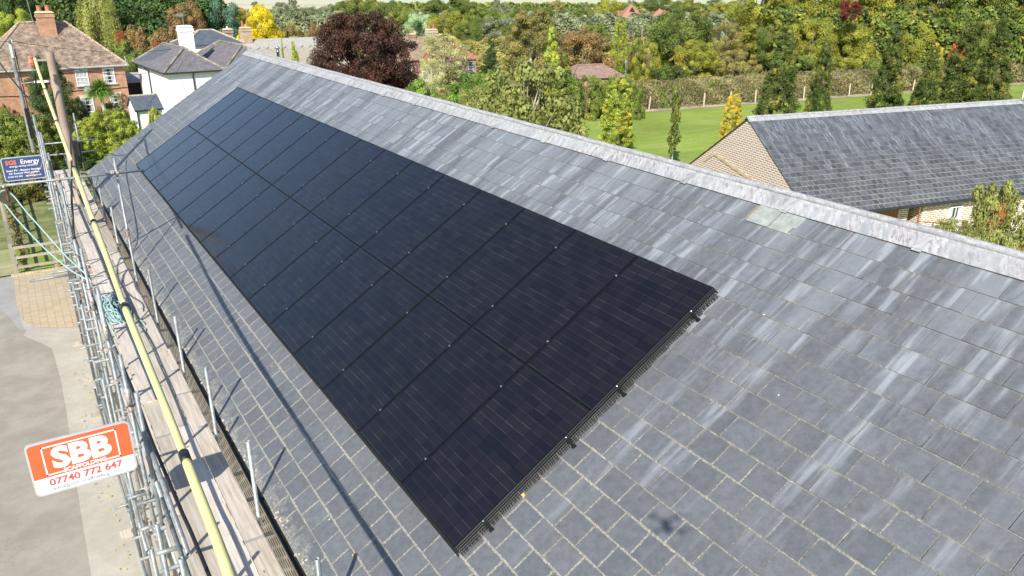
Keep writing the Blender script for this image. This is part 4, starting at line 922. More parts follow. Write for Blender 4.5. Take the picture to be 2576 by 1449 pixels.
while x < L1-.1:
    w2 = .95; ys2 = [-.98-.28*abs(math.sin(math.pi*k/6)) for k in range(7)]
    for k in range(6):
        a, b = x+w2*k/6, x+w2*(k+1)/6
        mb.poly([(a, ys2[k], tz(ys2[k])+.12), (b, ys2[k+1], tz(ys2[k+1])+.12), (b, -.3, tz(-.36)+.14), (a, -.3, tz(-.36)+.14)]); mb.poly([(a, ys2[k], tz(ys2[k])-.0), (b, ys2[k+1], tz(ys2[k+1])-.0), (b, ys2[k+1], tz(ys2[k+1])+.12), (a, ys2[k], tz(ys2[k])+.12)])
    mb.poly([(x, -.3, tz(-.36)+.14), (x+w2, -.3, tz(-.36)+.14), (x+w2, .0, zr+.15), (x, .0, zr+.15)]); mb.poly([(x, .0, zr+.15), (x+w2, .0, zr+.15), (x+w2, .9, zr-.5), (x, .9, zr-.5)]); x += w2
mb.build('thatch_ridge', M['thatch2'], th)
mb = MB(); mb.box(L0+.2, L1-.3, -wr+.35, wr-.35, 0, zr-2.6); mb.build('wall', M['render'], th)
chimney(th, -.9, -.2, zr-.55, 1.0, .75, 1.85, mat_brick('buff_brick', (.50, .34, .20), (.40, .26, .15), (.50, .42, .30)), 2, potr=.13, poth=.62, capc='cream')
fl = empty('steel_flue', (0, 0, 0), label='shiny stainless steel flue pipe rising in front of the thatch', cat='flue pipe'); q = atd(698, 122, 60); fl.location = (q[0], q[1], ground(q[0], q[1])); hf = q[2]-fl.location[2]
mb = MB(); mb.lathe([(.11, 0), (.11, hf-.25), (.13, hf-.25), (.13, hf-.18), (.11, hf-.18), (.11, hf-.02)], (0, 0, 0), 14); mb.build('pipe', M['steel'], fl, smooth=True)
mb = MB(); mb.lathe([(.10, hf-.02), (.17, hf), (.17, hf+.1), (.05, hf+.2)], (0, 0, 0), 14); mb.build('cowl', M['steel'], fl, smooth=True)
# small white outbuilding with slate roof
sh = empty('white_outbuilding', (0, 0, 0), (0, 0, PHI), 'tiny white outbuilding with dark slate roof beside the laurel bushes', 'outbuilding')
q = atd(340, 280, 50.5); sh.location = (q[0], q[1], ground(q[0], q[1])); hs = q[2]-sh.location[2]
mb = MB(); W_, Dp, rs = 1.72, 2.5, .78
mb.box(.08, W_-.05, .1, Dp-.1, 0, hs-.02); mb.poly([(.08, Dp-.1, hs-.02), (.08, .1, hs-.02), (.08, Dp/2, hs+rs-.06)]); mb.poly([(W_-.05, .1, hs-.02), (W_-.05, Dp-.1, hs-.02), (W_-.05, Dp/2, hs+rs-.06)]); mb.build('wall', M['render'], sh)
mb = MB(); t_ = .05
for a, b in (((0, hs), (Dp/2, hs+rs)), ((Dp/2, hs+rs), (Dp, hs))): mb.hexa([(-.03, a[0], a[1]), (W_+.05, a[0], a[1]), (W_+.05, b[0], b[1]), (-.03, b[0], b[1]), (-.03, a[0], a[1]+t_), (W_+.05, a[0], a[1]+t_), (W_+.05, b[0], b[1]+t_), (-.03, b[0], b[1]+t_)])
mb.build('roof', M['newslate'], sh)
mb = MB()
for k in range(5): mb.tube([(-.04+k*.36, Dp/2, hs+rs+.05), (.3+k*.36, Dp/2, hs+rs+.045)], .07, 8)
mb.build('ridge_tiles', M['mortar'], sh)
mb = MB(); mb.tube([(-.03, -.04, hs), (W_+.05, -.04, hs)], .05, 8); mb.tube([(.1, -.03, hs-.05), (.12, .05, hs-.3), (.12, .05, 0)], .04, 8); mb.build('gutter', M['gutter'], sh)
mb = MB(); mb.box(.75, 1.5, .06, .098, .1, hs-.35); mb.build('door', plain('cream_door', (.62, .60, .52), .5), sh)
gs = empty('garden_shed', (0, 0, 0), (0, 0, PHI), 'low dark timber shed in the gap between the brick and white houses', 'shed'); q = atd(340, 208, 64); gs.location = (q[0], q[1], ground(q[0], q[1])); hg = q[2]-gs.location[2]
mb = MB(); mb.box(-.9, 1.1, 0, 2.6, 0, hg); mb.build('wall', M['soffit'], gs); mb = MB(); mb.hexa([(-1, -.15, hg), (1.2, -.15, hg), (1.2, 2.8, hg+.5), (-1, 2.8, hg+.5), (-1, -.15, hg+.06), (1.2, -.15, hg+.06), (1.2, 2.8, hg+.56), (-1, 2.8, hg+.56)]); mb.build('roof', M['thatch2'], gs)
# pink brick house behind the copper beech
pb = empty('pink_brick_house', (0, 0, 0), (0, 0, PHI), 'pinkish brick house with pale tile roof half hidden by the copper beech', 'house')
q = atd(1012, 152, 84); pb.location = (q[0], q[1], ground(q[0], q[1])); hp = q[2]-pb.location[2]
mb = MB(); mb.box(.2, 6.4, .2, 5.6, 0, hp-.02); mb.poly([(.2, 5.6, hp-.02), (.2, .2, hp-.02), (.2, 2.9, hp+2.0)]); mb.poly([(6.4, .2, hp-.02), (6.4, 5.6, hp-.02), (6.4, 2.9, hp+2.0)]); mb.build('wall', M['pinkbrick'], pb)
palet = mat_brick('pale_tile', (.36, .26, .17), (.26, .18, .12), (.15, .11, .08), bw=.17, bh=.1, mw=.006, var=.7)
mb = MB()
for a, b in (((0, hp-.1), (2.9, hp+2.1)), ((2.9, hp+2.1), (5.8, hp-.1))): mb.hexa([(0, a[0], a[1]), (6.6, a[0], a[1]), (6.6, b[0], b[1]), (0, b[0], b[1]), (0, a[0], a[1]+.1), (6.6, a[0], a[1]+.1), (6.6, b[0], b[1]+.1), (0, b[0], b[1]+.1)])
mb.build('roof', palet, pb)
chimney(pb, 5.5, 2.9, hp+1.6, 1.15, .8, 1.25, plain('cream_chimney', (.50, .42, .30), .9, var=.3), 2, potr=.14, poth=.5); chimney(pb, 2.9, 2.9, hp+1.7, .7, .6, .75, M['pinkbrick'], 1, poth=.3)
window(pb, 3.0, hp-1.35, 1.0, 1.25, .2, 4, 3, False); window(pb, .9, hp-1.3, .9, 1.2, .2, 4, 3, False)
mb = MB(); mb.hexa([(2.1, -.8, hp-2.5), (4.9, -.8, hp-2.5), (4.9, .19, hp-2.2), (2.1, .19, hp-2.2), (2.1, -.8, hp-2.42), (4.9, -.8, hp-2.42), (4.9, .19, hp-2.12), (2.1, .19, hp-2.12)]); mb.box(2.2, 2.3, -.75, -.65, 0, hp-2.5); mb.box(4.7, 4.8, -.75, -.65, 0, hp-2.5); mb.build('porch', M['white'], pb)
px_ = empty('house_extension', (0, 0, 0), (0, 0, PHI), 'single storey brick extension with red hipped roof and one white window', 'house')
q = atd(1152, 152, 80); px_.location = (q[0], q[1], ground(q[0], q[1])); he = q[2]-px_.location[2]
mb = MB(); mb.box(-1.5, 2.35, .15, 3.6, 0, he-.02); mb.build('wall', mat_brick('buff_brick_wall', (.44, .32, .20), (.36, .25, .16), (.5, .42, .3)), px_)
hip_roof(px_, -1.9, 2.6, 0, 3.9, he, 1.55, M['redtile'], ends=(0.01, 1), capm=M['redtile']); window(px_, 1.65, he-.72, .62, 1.1, .15, 4, 3, None)
# brown hipped roof beyond the hedge
br = empty('brown_roof_outbuilding', (0, 0, 0), (0, 0, math.radians(-12)), 'low outbuilding with a purplish brown hipped tile roof behind the hedge', 'outbuilding')
q = atd(1437, 197, 66); br.location = (q[0], q[1], ground(q[0], q[1])); hb = q[2]-br.location[2]
hip_roof(br, 0, 5.2, 0, 3.6, hb-.1, .95, M['browntile'], ends=(.75, .8), capm=M['browntile']); mb = MB(); mb.box(.2, 5.0, .2, 3.4, 0, hb-.02); mb.build('wall', M['pinkbrick'], br)
# distant red roofed houses and yard things
rh = empty('red_roof_house', (0, 0, 0), (0, 0, math.radians(-32)), 'distant house with steep bright red tiled roof and dark gablet', 'house')
q = atd(1590, 62, 148); rh.location = (q[0], q[1], ground(q[0], q[1])); hr = max(2.4, q[2]-rh.location[2])
hip_roof(rh, -3.4, 3.6, 0, 7, hr, 3.6, M['redtile'], capm=M['redtile']); mb = MB(); mb.box(-3.1, 3.3, .3, 6.7, 0, hr-.02); mb.build('wall', M['redbrick'], rh)
mb = MB(); mb.hexa([(-6.5, 2, 0), (-3, 2, 0), (-3, 6, 0), (-6.5, 6, 0), (-6.5, 2, hr), (-3, 2, hr), (-3, 6, hr), (-6.5, 6, hr)]); mb.poly([(-6.6, 1.8, hr+.02), (-2, 1.8, hr+.02), (-1, 4, hr+2.4), (-6.6, 4, hr+2.4)]); mb.poly([(-6.6, 6.2, hr), (-6.6, 4, hr+2.4), (-1, 4, hr+2.4), (-2, 6.2, hr)]); mb.build('roof_wing', M['redtile'], rh)
mb = MB(); mb.poly([(-.35, 1.95, hr+2.35), (.75, 1.95, hr+2.35), (.2, 2.6, hr+3.15)]); mb.build('gablet', M['black'], rh)
r2 = empty('far_red_roof_house', (0, 0, 0), (0, 0, math.radians(-30)), 'small distant red roof and white wall right of the bright red roofed house', 'house')
q = atd(1664, 58, 185); r2.location = (q[0], q[1], ground(q[0], q[1])); h2 = max(2.2, q[2]-r2.location[2]); hip_roof(r2, -2.6, 2.4, 0, 5, h2, 2.2, M['redtile']); mb = MB(); mb.box(-2.4, 2.2, .2, 4.8, 0, h2-.02); mb.build('wall', M['render'], r2)
r3 = empty('grey_roof_bungalow', (0, 0, 0), (0, 0, math.radians(-25)), 'distant bungalow with pale brown roof and red pot left of the tall wood', 'house')
q = atd(1836, 47, 190); r3.location = (q[0], q[1], ground(q[0], q[1])); h3 = max(2.2, q[2]-r3.location[2]); hip_roof(r3, -3.2, 3.2, 0, 5, h3, 1.5, palet); mb = MB(); mb.box(-3, 3, .2, 4.8, 0, h3-.02); mb.build('wall', M['pinkbrick'], r3); chimney(r3, 2.4, 2.5, h3+1.2, .6, .6, .7, M['redbrick'], 1, poth=.3)
r4 = empty('dark_flat_shed', (0, 0, 0), (0, 0, math.radians(-25)), 'dark blue-grey flat roofed shed showing above the round green tree', 'shed')
q = atd(1798, 70, 130); r4.location = (q[0], q[1], ground(q[0], q[1])); h4 = q[2]-r4.location[2]; mb = MB(); mb.box(-1.2, 1.2, 0, 2, 0, h4); mb.build('wall', M['soffit'], r4); mb = MB(); mb.box(-1.3, 1.3, -.1, 2.1, h4+.003, h4+.2); mb.build('roof', M['newslate'], r4)

# ------------------------------------------------------------------ second slate barn on the right
A2 = np.array([19.87, 14.33, .14]); d2 = np.array([.9763, -.2164, 0]); ang2 = math.atan2(d2[1], d2[0])
b2 = empty('slate_barn', (A2[0], A2[1], -5.1), (0, 0, ang2), 'brick barn with streaked slate roof and patterned gable across the yard', 'barn')
# local: x along the ridge, y away from the camera; ridge at z=RZ, half span 3.8
RZ = A2[2]+5.1; HSp = 3.85; DR = 2.62; LN = 13.6; pitch2 = math.atan2(DR, HSp); Ls = math.hypot(HSp, DR)
cF = lambda u, v, h: (u, -HSp+v*math.cos(pitch2)-h*math.sin(pitch2), RZ-DR+v*math.sin(pitch2)+h*math.cos(pitch2)); cBk = lambda u, v, h: (u, HSp-v*math.cos(pitch2)+h*math.sin(pitch2), RZ-DR+v*math.sin(pitch2)+h*math.cos(pitch2))
slates('slate_roof', cF, 0, LN, -.05, Ls-.12, .22, .25, M['slate2'], b2, 8, th=.006); slates('slate_roof', cBk, 0, LN, -.05, Ls-.12, .22, .25, M['slate2'], b2, 9)
mb = MB(); mb.poly([cF(.01, -.04, -.004), cF(LN-.01, -.04, -.004), cF(LN-.01, Ls, -.004), cF(.01, Ls, -.004)]); mb.poly([cBk(.01, -.04, -.004), cBk(LN-.01, -.04, -.004), cBk(LN-.01, Ls, -.004), cBk(.01, Ls, -.004)], True); mb.build('roof_underlay', M['under'], b2)
mb = MB()
for i in range(60):
    a, b = -.03+(LN+.06)*i/60, -.03+(LN+.06)*(i+1)/60; k = .006*math.sin(i*.7)
    for F, s in ((cF, False), (cBk, True)):
        mb.poly([F(a, Ls-.19, .02), F(b, Ls-.19, .02), F(b, Ls-.02, .035), F(a, Ls-.02, .035)], s)
mb.tube([(-.03+(LN+.06)*i/40, 0, RZ+.04+.004*math.sin(i)) for i in range(41)], .05, 8); mb.build('lead_ridge', M['lead'], b2, smooth=True)
yw = -HSp+.22; eh = RZ-DR
def m_gable():
    n = N('patterned_gable_brick'); t = n.new('ShaderNodeTexBrick'); n.set(t.inputs['Vector'], n.uv()); t.offset = .5
    for k, x in (('Color1', (.42, .29, .22)), ('Color2', (.33, .22, .17)), ('Mortar', (.74, .67, .56))): n.set(t.inputs[k], x)
    t.inputs['Scale'].default_value = 1; t.inputs['Mortar Size'].default_value = .017; t.inputs['Brick Width'].default_value = .235; t.inputs['Row Height'].default_value = .083; t.inputs['Mortar Smooth'].default_value = .1
    f = n.noise(n.obj(), .5, 4, .6); c = n.mix(n.ramp(f, .45, .7, 0, .3), t.outputs[0], (.62, .52, .38))
    n.B(Base_Color=c, Roughness=.9).bump(t.outputs['Fac'], -.5, .01); return n.m
M['gable'] = m_gable()
mb = MB(); g0 = -.0
mb.poly([(.06, HSp-.1, -.1), (.06, -HSp+.22, -.1), (.06, -HSp+.22, eh+.05), (.06, 0, RZ-.05), (.06, HSp-.1, eh+.02)]); mb.build('gable_wall', M['gable'], b2); mb = MB(); mb.poly([(LN-.06, -HSp+.22, -.1), (LN-.06, HSp-.1, -.1), (LN-.06, HSp-.1, eh), (LN-.06, 0, RZ-.05), (LN-.06, -HSp+.22, eh)]); mb.build('gable_wall', M['gable'], b2)
# old roof line: a pale raised mortar band on the gable
mb = MB(); bz = [(2.55, eh+.55), (1.9, eh+.95), (-.9, eh+.42), (-1.6, eh+.02), (-2.9, eh-1.4)]
for a, b in zip(bz[:-1], bz[1:]):
    a_, b_ = np.array(a), np.array(b); t_ = (b_-a_)/np.linalg.norm(b_-a_); s_ = np.array([-t_[1], t_[0]])*.06
    mb.hexa([(.03, a_[0]-s_[0], a_[1]-s_[1]), (.058, a_[0]-s_[0], a_[1]-s_[1]), (.058, b_[0]-s_[0], b_[1]-s_[1]), (.03, b_[0]-s_[0], b_[1]-s_[1]), (.03, a_[0]+s_[0], a_[1]+s_[1]), (.058, a_[0]+s_[0], a_[1]+s_[1]), (.058, b_[0]+s_[0], b_[1]+s_[1]), (.03, b_[0]+s_[0], b_[1]+s_[1])])
mb.build('mortar_scar', plain('mortar_scar', (.55, .42, .28), .9), b2)
M['brick2'] = mat_brick('yard_brick', (.40, .24, .17), (.32, .19, .14), (.78, .69, .57), mw=.02)
mb = MB()
mb.poly([(5.25, yw, -.1), (6.55, yw, -.1), (6.55, yw, eh-.02), (5.25, yw, eh-.02)]); mb.poly([(6.55, yw, -.1), (7.1, yw, -.1), (7.1, yw, eh-1.3), (6.55, yw, eh-1.3)]); mb.poly([(6.55, yw, eh-.3), (7.1, yw, eh-.3), (7.1, yw, eh-.02), (6.55, yw, eh-.02)])
mb.poly([(7.1, yw, -.1), (7.88, yw, -.1), (7.88, yw, eh-.02), (7.1, yw, eh-.02)]); mb.poly([(9.8, yw, -.1), (10.6, yw, -.1), (10.6, yw, eh-.02), (9.8, yw, eh-.02)]); mb.poly([(7.88, yw, eh-.30), (9.8, yw, eh-.30), (9.8, yw, eh-.02), (7.88, yw, eh-.02)]); mb.poly([(12.2, yw, -.1), (LN-.06, yw, -.1), (LN-.06, yw, eh-.02), (12.2, yw, eh-.02)]); mb.poly([(10.6, yw, eh-.3), (12.2, yw, eh-.3), (12.2, yw, eh-.02), (10.6, yw, eh-.02)])
mb.poly([(5.25, yw+.6, -.1), (5.25, yw, -.1), (5.25, yw, eh-.02), (5.25, yw+.6, eh-.02)]); mb.poly([(4.45, yw+.35, -.1), (4.95, yw+.35, -.1), (4.95, yw+.35, eh-.02), (4.45, yw+.35, eh-.02)]); mb.poly([(.06, HSp-.1, -.1), (.06, HSp-.1, eh), (LN-.06, HSp-.1, eh), (LN-.06, HSp-.1, -.1)])
mb.build('wall', M['brick2'], b2)
n = N('red_brown_timber'); U = n.xyz(n.obj()); pl = n.math('FRACT', n.math('DIVIDE', U[0], .145)); g = n.noise(n.comb(n.math('MULTIPLY', U[0], 18), 0., n.math('MULTIPLY', U[2], 1.5)), 1, 5, .6)
n.B(Base_Color=n.mix(n.math('LESS_THAN', pl, .07), n.mix(n.ramp(g, .3, .7), (.22, .075, .022), (.36, .13, .04)), (.05, .02, .01)), Roughness=.55).bump(g, .2, .004); M['redwood'] = n.m
mb = MB(); mb.box(.1, 4.44, yw+.30, yw+.36, -.1, eh-.03); mb.box(4.96, 5.2, yw+.5, yw+.56, -.1, eh-.03); mb.build('timber_front', M['redwood'], b2)
mb = MB(); mb.box(7.9, 8.83, yw+.06, yw+.11, -.1, eh-.32); mb.box(8.85, 9.78, yw+.06, yw+.11, -.1, eh-.32); mb.build('door', M['redwood'], b2); mb = MB(); mb.box(10.62, 12.18, yw+.06, yw+.11, -.1, eh-.32); mb.build('door', M['redwood'], b2)
mb = MB(); mb.box(-.02, LN+.02, -HSp-.03, -HSp+.03, eh-.13, eh-.02); mb.build('fascia', M['soffit'], b2)
mb = MB(); mb.tube([(-.02, -HSp-.06, eh-.06), (LN+.02, -HSp-.06, eh-.06)], .06, 8); mb.build('gutter', M['gutter'], b2)
mb = MB()
for k in range(32): mb.box(.2+k*.42, .26+k*.42, -HSp+.03, yw+.28 if k < 12 else yw-.002, eh-.16, eh-.08)
mb.build('rafter_ends', M['mortar'], b2)
wq = window(b2, 6.82, eh-.82, .56, .98, yw, 2, 2, False, sill=True)
for (xa, xb) in ((7.84, 9.84), (10.56, 12.24)):
    mb = MB(); k = 22
    for i in range(k):
        x_ = xa+(xb-xa)*i/k; z_ = eh-.30+.10*(1-((i+.5)/k*2-1)**2); mb.obox((x_+.045, yw-.004, z_+.06), (.034, 0, 0), (0, .008, 0), (0, 0, .10))
    mb.build('arch_bricks', plain('arch_brick', (.36, .17, .11), .9, var=.3), b2)
rl = empty('metal_stair_rail', (0, 0, 0), (0, 0, ang2), 'rusty metal handrail standing outside the brick barn across the yard', 'railing')
P_ = A2+d2*4.45+np.array([-.2164, -.9763, 0])*(HSp-.0); rl.location = (P_[0], P_[1], -5.1)
mb = MB(); Rr = .022
for (x, z0, z1) in ((0, 0, 2.6), (.75, 0, 2.0), (1.5, 0, 1.75), (2.3, 0, 1.55), (3.0, 0, 1.45)): mb.tube([(x, -.35, z0), (x, -.35, z1)], Rr, 6)
for a, b in (((0, 2.08), (.75, 1.98)), ((.75, 1.98), (3.0, 1.42)), ((0, 1.62), (.75, 1.55)), ((.75, 1.55), (3.0, 1.02))): mb.tube([(a[0], -.35, a[1]), (b[0], -.35, b[1])], Rr*.8, 6)
mb.build('rail_frame', M['rust'], rl)
wl = empty('wall_lantern', tuple(A2+d2*7.62+np.array([-.2164, -.9763, 0])*(HSp-.15)+np.array([0, 0, -DR-.55])), (0, 0, ang2), 'small black wall lantern between the white window and the timber door', 'lamp'); mb = MB(); mb.lathe([(.03, -.1), (.07, -.02), (.06, .1), (.02, .16)], (0, -.1, 0), 8); mb.box(-.02, .02, -.1, .02, .06, .1); mb.build('lantern_body', M['black'], wl)
# goal posts at the far right edge of the lawn
gpz = atg(2568, 262); gl = empty('goal_frame', tuple(gpz), label='white goal frame at the far right edge of the lawn', cat='goal'); mb = MB(); mb.tube([(0, 0, 0), (.1, 0, 2.2), (3.5, -2.0, 2.2), (3.4, -2.0, 0)], .06, 8); mb.build('posts', M['white'], gl)
# grey fence panels in the wood edge, lantern post, distant poles and cars
q = atg(2402, 163); fpn = empty('panel_fence', tuple(q), (0, 0, math.radians(-33)), 'short run of grey timber fence panels at the foot of the wood', 'fence'); mb = MB()
for k in (-1, 0): mb.box(.05+k*1.9, 1.85+k*1.9, -.02, .02, .1, 1.9)
mb.build('panel', plain('grey_panel', (.26, .22, .19), .9), fpn); mb = MB(); mb.box(-.04, .04, -.05, .05, 0, 2.0); mb.box(-1.94, -1.86, -.05, .05, 0, 2.0); mb.box(1.86, 1.94, -.05, .05, 0, 2.); mb.build('post', M['mortar'], fpn)
q = atg(1571, 232); lg = empty('garden_lantern', tuple(q), label='small grey lantern on a post beside the brown hipped roof', cat='lamp'); mb = MB(); mb.tube([(0, 0, 0), (0, 0, 2.5)], .04, 8); mb.build('post', M['galv'], lg); mb = MB(); mb.lathe([(.08, 2.5), (.18, 2.9), (.2, 2.92), (.03, 3.15)], (0, 0, 0), 6); mb.build('lantern_head', M['galv'], lg)
def farpole(px, pyb, pyt, dep, label, arm=0., tri=False):
    b = atd(px, pyb, dep); t = atd(px, pyt, dep); z0 = ground(b[0], b[1]); r = empty('power_pole', (b[0], b[1], z0), label=label, cat='pole'); mb = MB(); mb.tube([(0, 0, 0), (0, 0, t[2]-z0)], .15, 8, r1=.1); mb.build('shaft', M['pole'] if not tri else M['galv'], r)
    if arm: mb = MB(); mb.obox((0, 0, t[2]-z0-.1), (arm*.843, -arm*.538, 0), (.05, .08, 0), (0, 0, .07)); mb.tube([(0, 0, t[2]-z0-1.2), (arm*.6, -arm*.4, t[2]-z0-.1)], .05, 5); mb.tube([(0, 0, t[2]-z0-1.2), (-arm*.6, arm*.4, t[2]-z0-.1)], .05, 5); mb.build('crossarm', M['galv'], r)
farpole(1613, 118, 62, 118, 'dark slim pole in front of the bright red roofed house'); farpole(1692, 45, 12, 170, 'pale pole with a wide crossarm right of the red roofed house', 2.1, True)
farpole(1047, 40, -5, 260, 'far dark pole in the pale fields above the beech tree'); farpole(2110, 60, 14, 230, 'far slim pole among the scrub left of centre') if False else None
def car(px, py, dep, colr, label, yaw):
    q = atd(px, py, dep); r = empty('parked_car', (q[0], q[1], ground(q[0], q[1])), (0, 0, yaw), label, 'car', 'cars parked beyond the column tree'); mb = MB()
    def sec(p, y): return [(a, y, b) for a, b in p]
    pr = [(-2.1, .35), (-2.15, .75), (-1.9, .95), (-1.35, 1.0), (-.85, 1.42), (.75, 1.45), (1.45, 1.0), (2.05, .9), (2.15, .6), (2.1, .35)]
    A = sec(pr, -.85); B_ = sec(pr, .85); mb.poly(A); mb.poly(B_, True)
    for i in range(len(pr)): j = (i+1) % len(pr); mb.poly([A[j], A[i], B_[i], B_[j]])
    mb.build('body', plain('car_'+label.split()[0], colr, .25, .3, .03), r)
    mb = MB(); mb.poly([(-.8, -.86, 1.38), (-1.25, -.86, 1.02), (1.3, -.86, 1.02), (.72, -.86, 1.38)][::-1]); mb.poly([(.8, -.75, 1.42), (1.42, -.78, 1.03), (1.42, .78, 1.03), (.8, .75, 1.42)]); mb.poly([(-.9, -.75, 1.41), (-1.33, -.78, 1.03), (-1.33, .78, 1.03), (-.9, .75, 1.41)][::-1]); mb.build('windows', M['glass'], r)
    for a in (-1.35, 1.3):
        for b in (-.86, .86): mb = MB(); mb.tube([(a, b-.1, .33), (a, b+.1, .33)], .33, 12); mb.build('wheel', M['black'], r)
car(1597, 118, 118, (.62, .64, .66), 'silver car parked beyond the yellow-green column tree', .4); car(1560, 112, 122, (.75, .75, .74), 'white car mostly hidden left of the yellow-green column tree', .3)
q = atd(1640, 105, 120); gb = empty('green_container', (q[0], q[1], ground(q[0], q[1])), (0, 0, -.3), 'small green metal container under the trees by the cars', 'container'); mb = MB(); mb.box(-1.1, 1.1, -.8, .8, .1, q[2]-ground(q[0], q[1])); mb.build('body', plain('green_paint', (.03, .22, .15), .5), gb); mb = MB(); mb.box(-1.18, 1.18, -.88, .88, q[2]-ground(q[0], q[1])+.003, q[2]-ground(q[0], q[1])+.1); mb.build('lid', plain('green_lid', (.04, .26, .18), .5), gb)
# ------------------------------------------------------------------ vegetation
LEAF = {}
def leafm(k, a, b, patch=None, ps=1.2):
    g = lambda c: tuple(min(.85, x*(1.0 if k in ('copper', 'yellow') else 1.38)) for x in c) if c else None
    LEAF[k] = mat_leaf('leaf_'+k, g(a), g(b), g(patch), ps)
leafm('green', (.085, .125, .022), (.17, .20, .038), (.22, .20, .045)); leafm('dark', (.025, .055, .014), (.06, .10, .022)); leafm('laurel', (.17, .22, .025), (.34, .37, .06))
leafm('olive', (.17, .15, .045), (.26, .22, .07), (.20, .22, .06)); leafm('brown', (.15, .10, .04), (.25, .16, .06), (.12, .14, .035)); leafm('copper', (.026, .013, .011), (.125, .055, .034), (.07, .045, .02), 1.5)
leafm('yellow', (.58, .47, .015), (.78, .65, .03)); leafm('willow', (.17, .185, .04), (.32, .32, .085)); leafm('blue', (.06, .13, .085), (.12, .21, .13)); leafm('pale', (.20, .29, .14), (.31, .40, .20))
leafm('gold', (.32, .25, .03), (.50, .38, .05), (.15, .20, .03), 2.); leafm('autumn', (.14, .16, .022), (.27, .265, .036), (.34, .255, .035), .8); leafm('birch', (.26, .26, .10), (.40, .39, .18)); leafm('aspen', (.13, .15, .035), (.26, .27, .075), (.17, .135, .04), 1.)
leafm('hornbeam', (.028, .048, .009), (.085, .11, .022), (.20, .18, .035), 1.1); leafm('bright', (.08, .145, .018), (.155, .23, .04)); leafm('grey', (.12, .145, .07), (.21, .23, .125)); leafm('red', (.30, .06, .03), (.42, .12, .04)); leafm('maroon', (.10, .02, .02), (.19, .04, .03)); leafm('lime', (.17, .22, .03), (.29, .33, .05), (.36, .30, .04), 2.)
leafm('hedge', (.15, .135, .055), (.26, .22, .105), (.11, .14, .03), .45); leafm('forest', (.06, .095, .018), (.13, .165, .032), (.23, .21, .035), .9); leafm('palm', (.07, .15, .02), (.15, .27, .045)); leafm('dry', (.40, .34, .18), (.52, .46, .27))
BARK = plain('bark', (.16, .12, .085), .9, var=.35, scale=3, bump=.4); PALEB = plain('pale_bark', (.50, .46, .38), .8, var=.2, scale=4)
def leaf_mesh(name, C, Nr, size, tint, tint2, asp=.62, curl=.0):
    """C centres, Nr facing directions, size per leaf -> one mesh of kite-shaped leaves"""
    n = len(C); R = np.random.RandomState(len(name)+n)
    Nr = Nr/np.maximum(np.linalg.norm(Nr, axis=1, keepdims=True), 1e-6)
    A = R.normal(size=(n, 3)); A -= (A*Nr).sum(1, keepdims=True)*Nr; A /= np.linalg.norm(A, axis=1, keepdims=True); B = np.cross(Nr, A)
    s = size[:, None]
    V = np.stack([C-A*s*.55, C+B*s*.5*asp-A*s*.05, C+A*s*.55, C-B*s*.5*asp-A*s*.05], 1).reshape(-1, 3)
    me = D2.meshes.new(name); me.vertices.add(4*n); me.vertices.foreach_set('co', V.ravel()); me.loops.add(4*n); me.loops.foreach_set('vertex_index', np.arange(4*n, dtype=np.int32))
    me.polygons.add(n); me.polygons.foreach_set('loop_start', np.arange(0, 4*n, 4, dtype=np.int32)); me.update(calc_edges=True)
    for nm, d in (('tint', tint), ('tint2', tint2)):
        a = me.attributes.new(nm, 'FLOAT', 'FACE'); a.data.foreach_set('value', d.astype(np.float32))
    return me
def sph(R, n): v = R.normal(size=(n, 3)); return v/np.linalg.norm(v, axis=1, keepdims=True)
PROF = {  # radius as a function of height fraction
 'round': (2.0, lambda t: np.sqrt(np.clip(1-((t-.55)/.47)**2, 0, 1)), .12), 'wide': (1.45, lambda t: np.sqrt(np.clip(1-((t-.50)/.52)**2, 0, 1)), .06),
 'bush': (1.15, lambda t: np.sqrt(np.clip(1-(t/1.03)**2.2, 0, 1))*(.85+.15*np.minimum(1, t*5)), 0), 'column': (4.6, lambda t: np.minimum(.68+t*1.6, 1.)*np.clip((1.02-t)*1.25, 0, 1)**.75, .03),
 'cone': (2.9, lambda t: np.clip(1.02-t, 0, 1)**.85, .03), 'airy': (2.6, lambda t: np.sqrt(np.clip(1-((t-.52)/.50)**2, 0, 1)), .1), 'dcol': (4.2, lambda t: np.where(t < .3, .86+t*.45, np.clip(1-(t-.3)*.72, 0, 1))*np.sqrt(np.clip((1.01-t)*9, 0, 1)), 0), 'flame': (4.4, lambda t: np.where(t < .22, .84+t*.72, np.clip(1-(t-.22)*1.14, 0, 1)**.85), 0), 'sapling': (7., lambda t: .35+.65*np.abs(np.sin(t*13))*(1-t*.4), .18), 'tall': (2.7, lambda t: np.sqrt(np.clip(1-((t-.5)/.52)**2, 0, 1)), .06)}
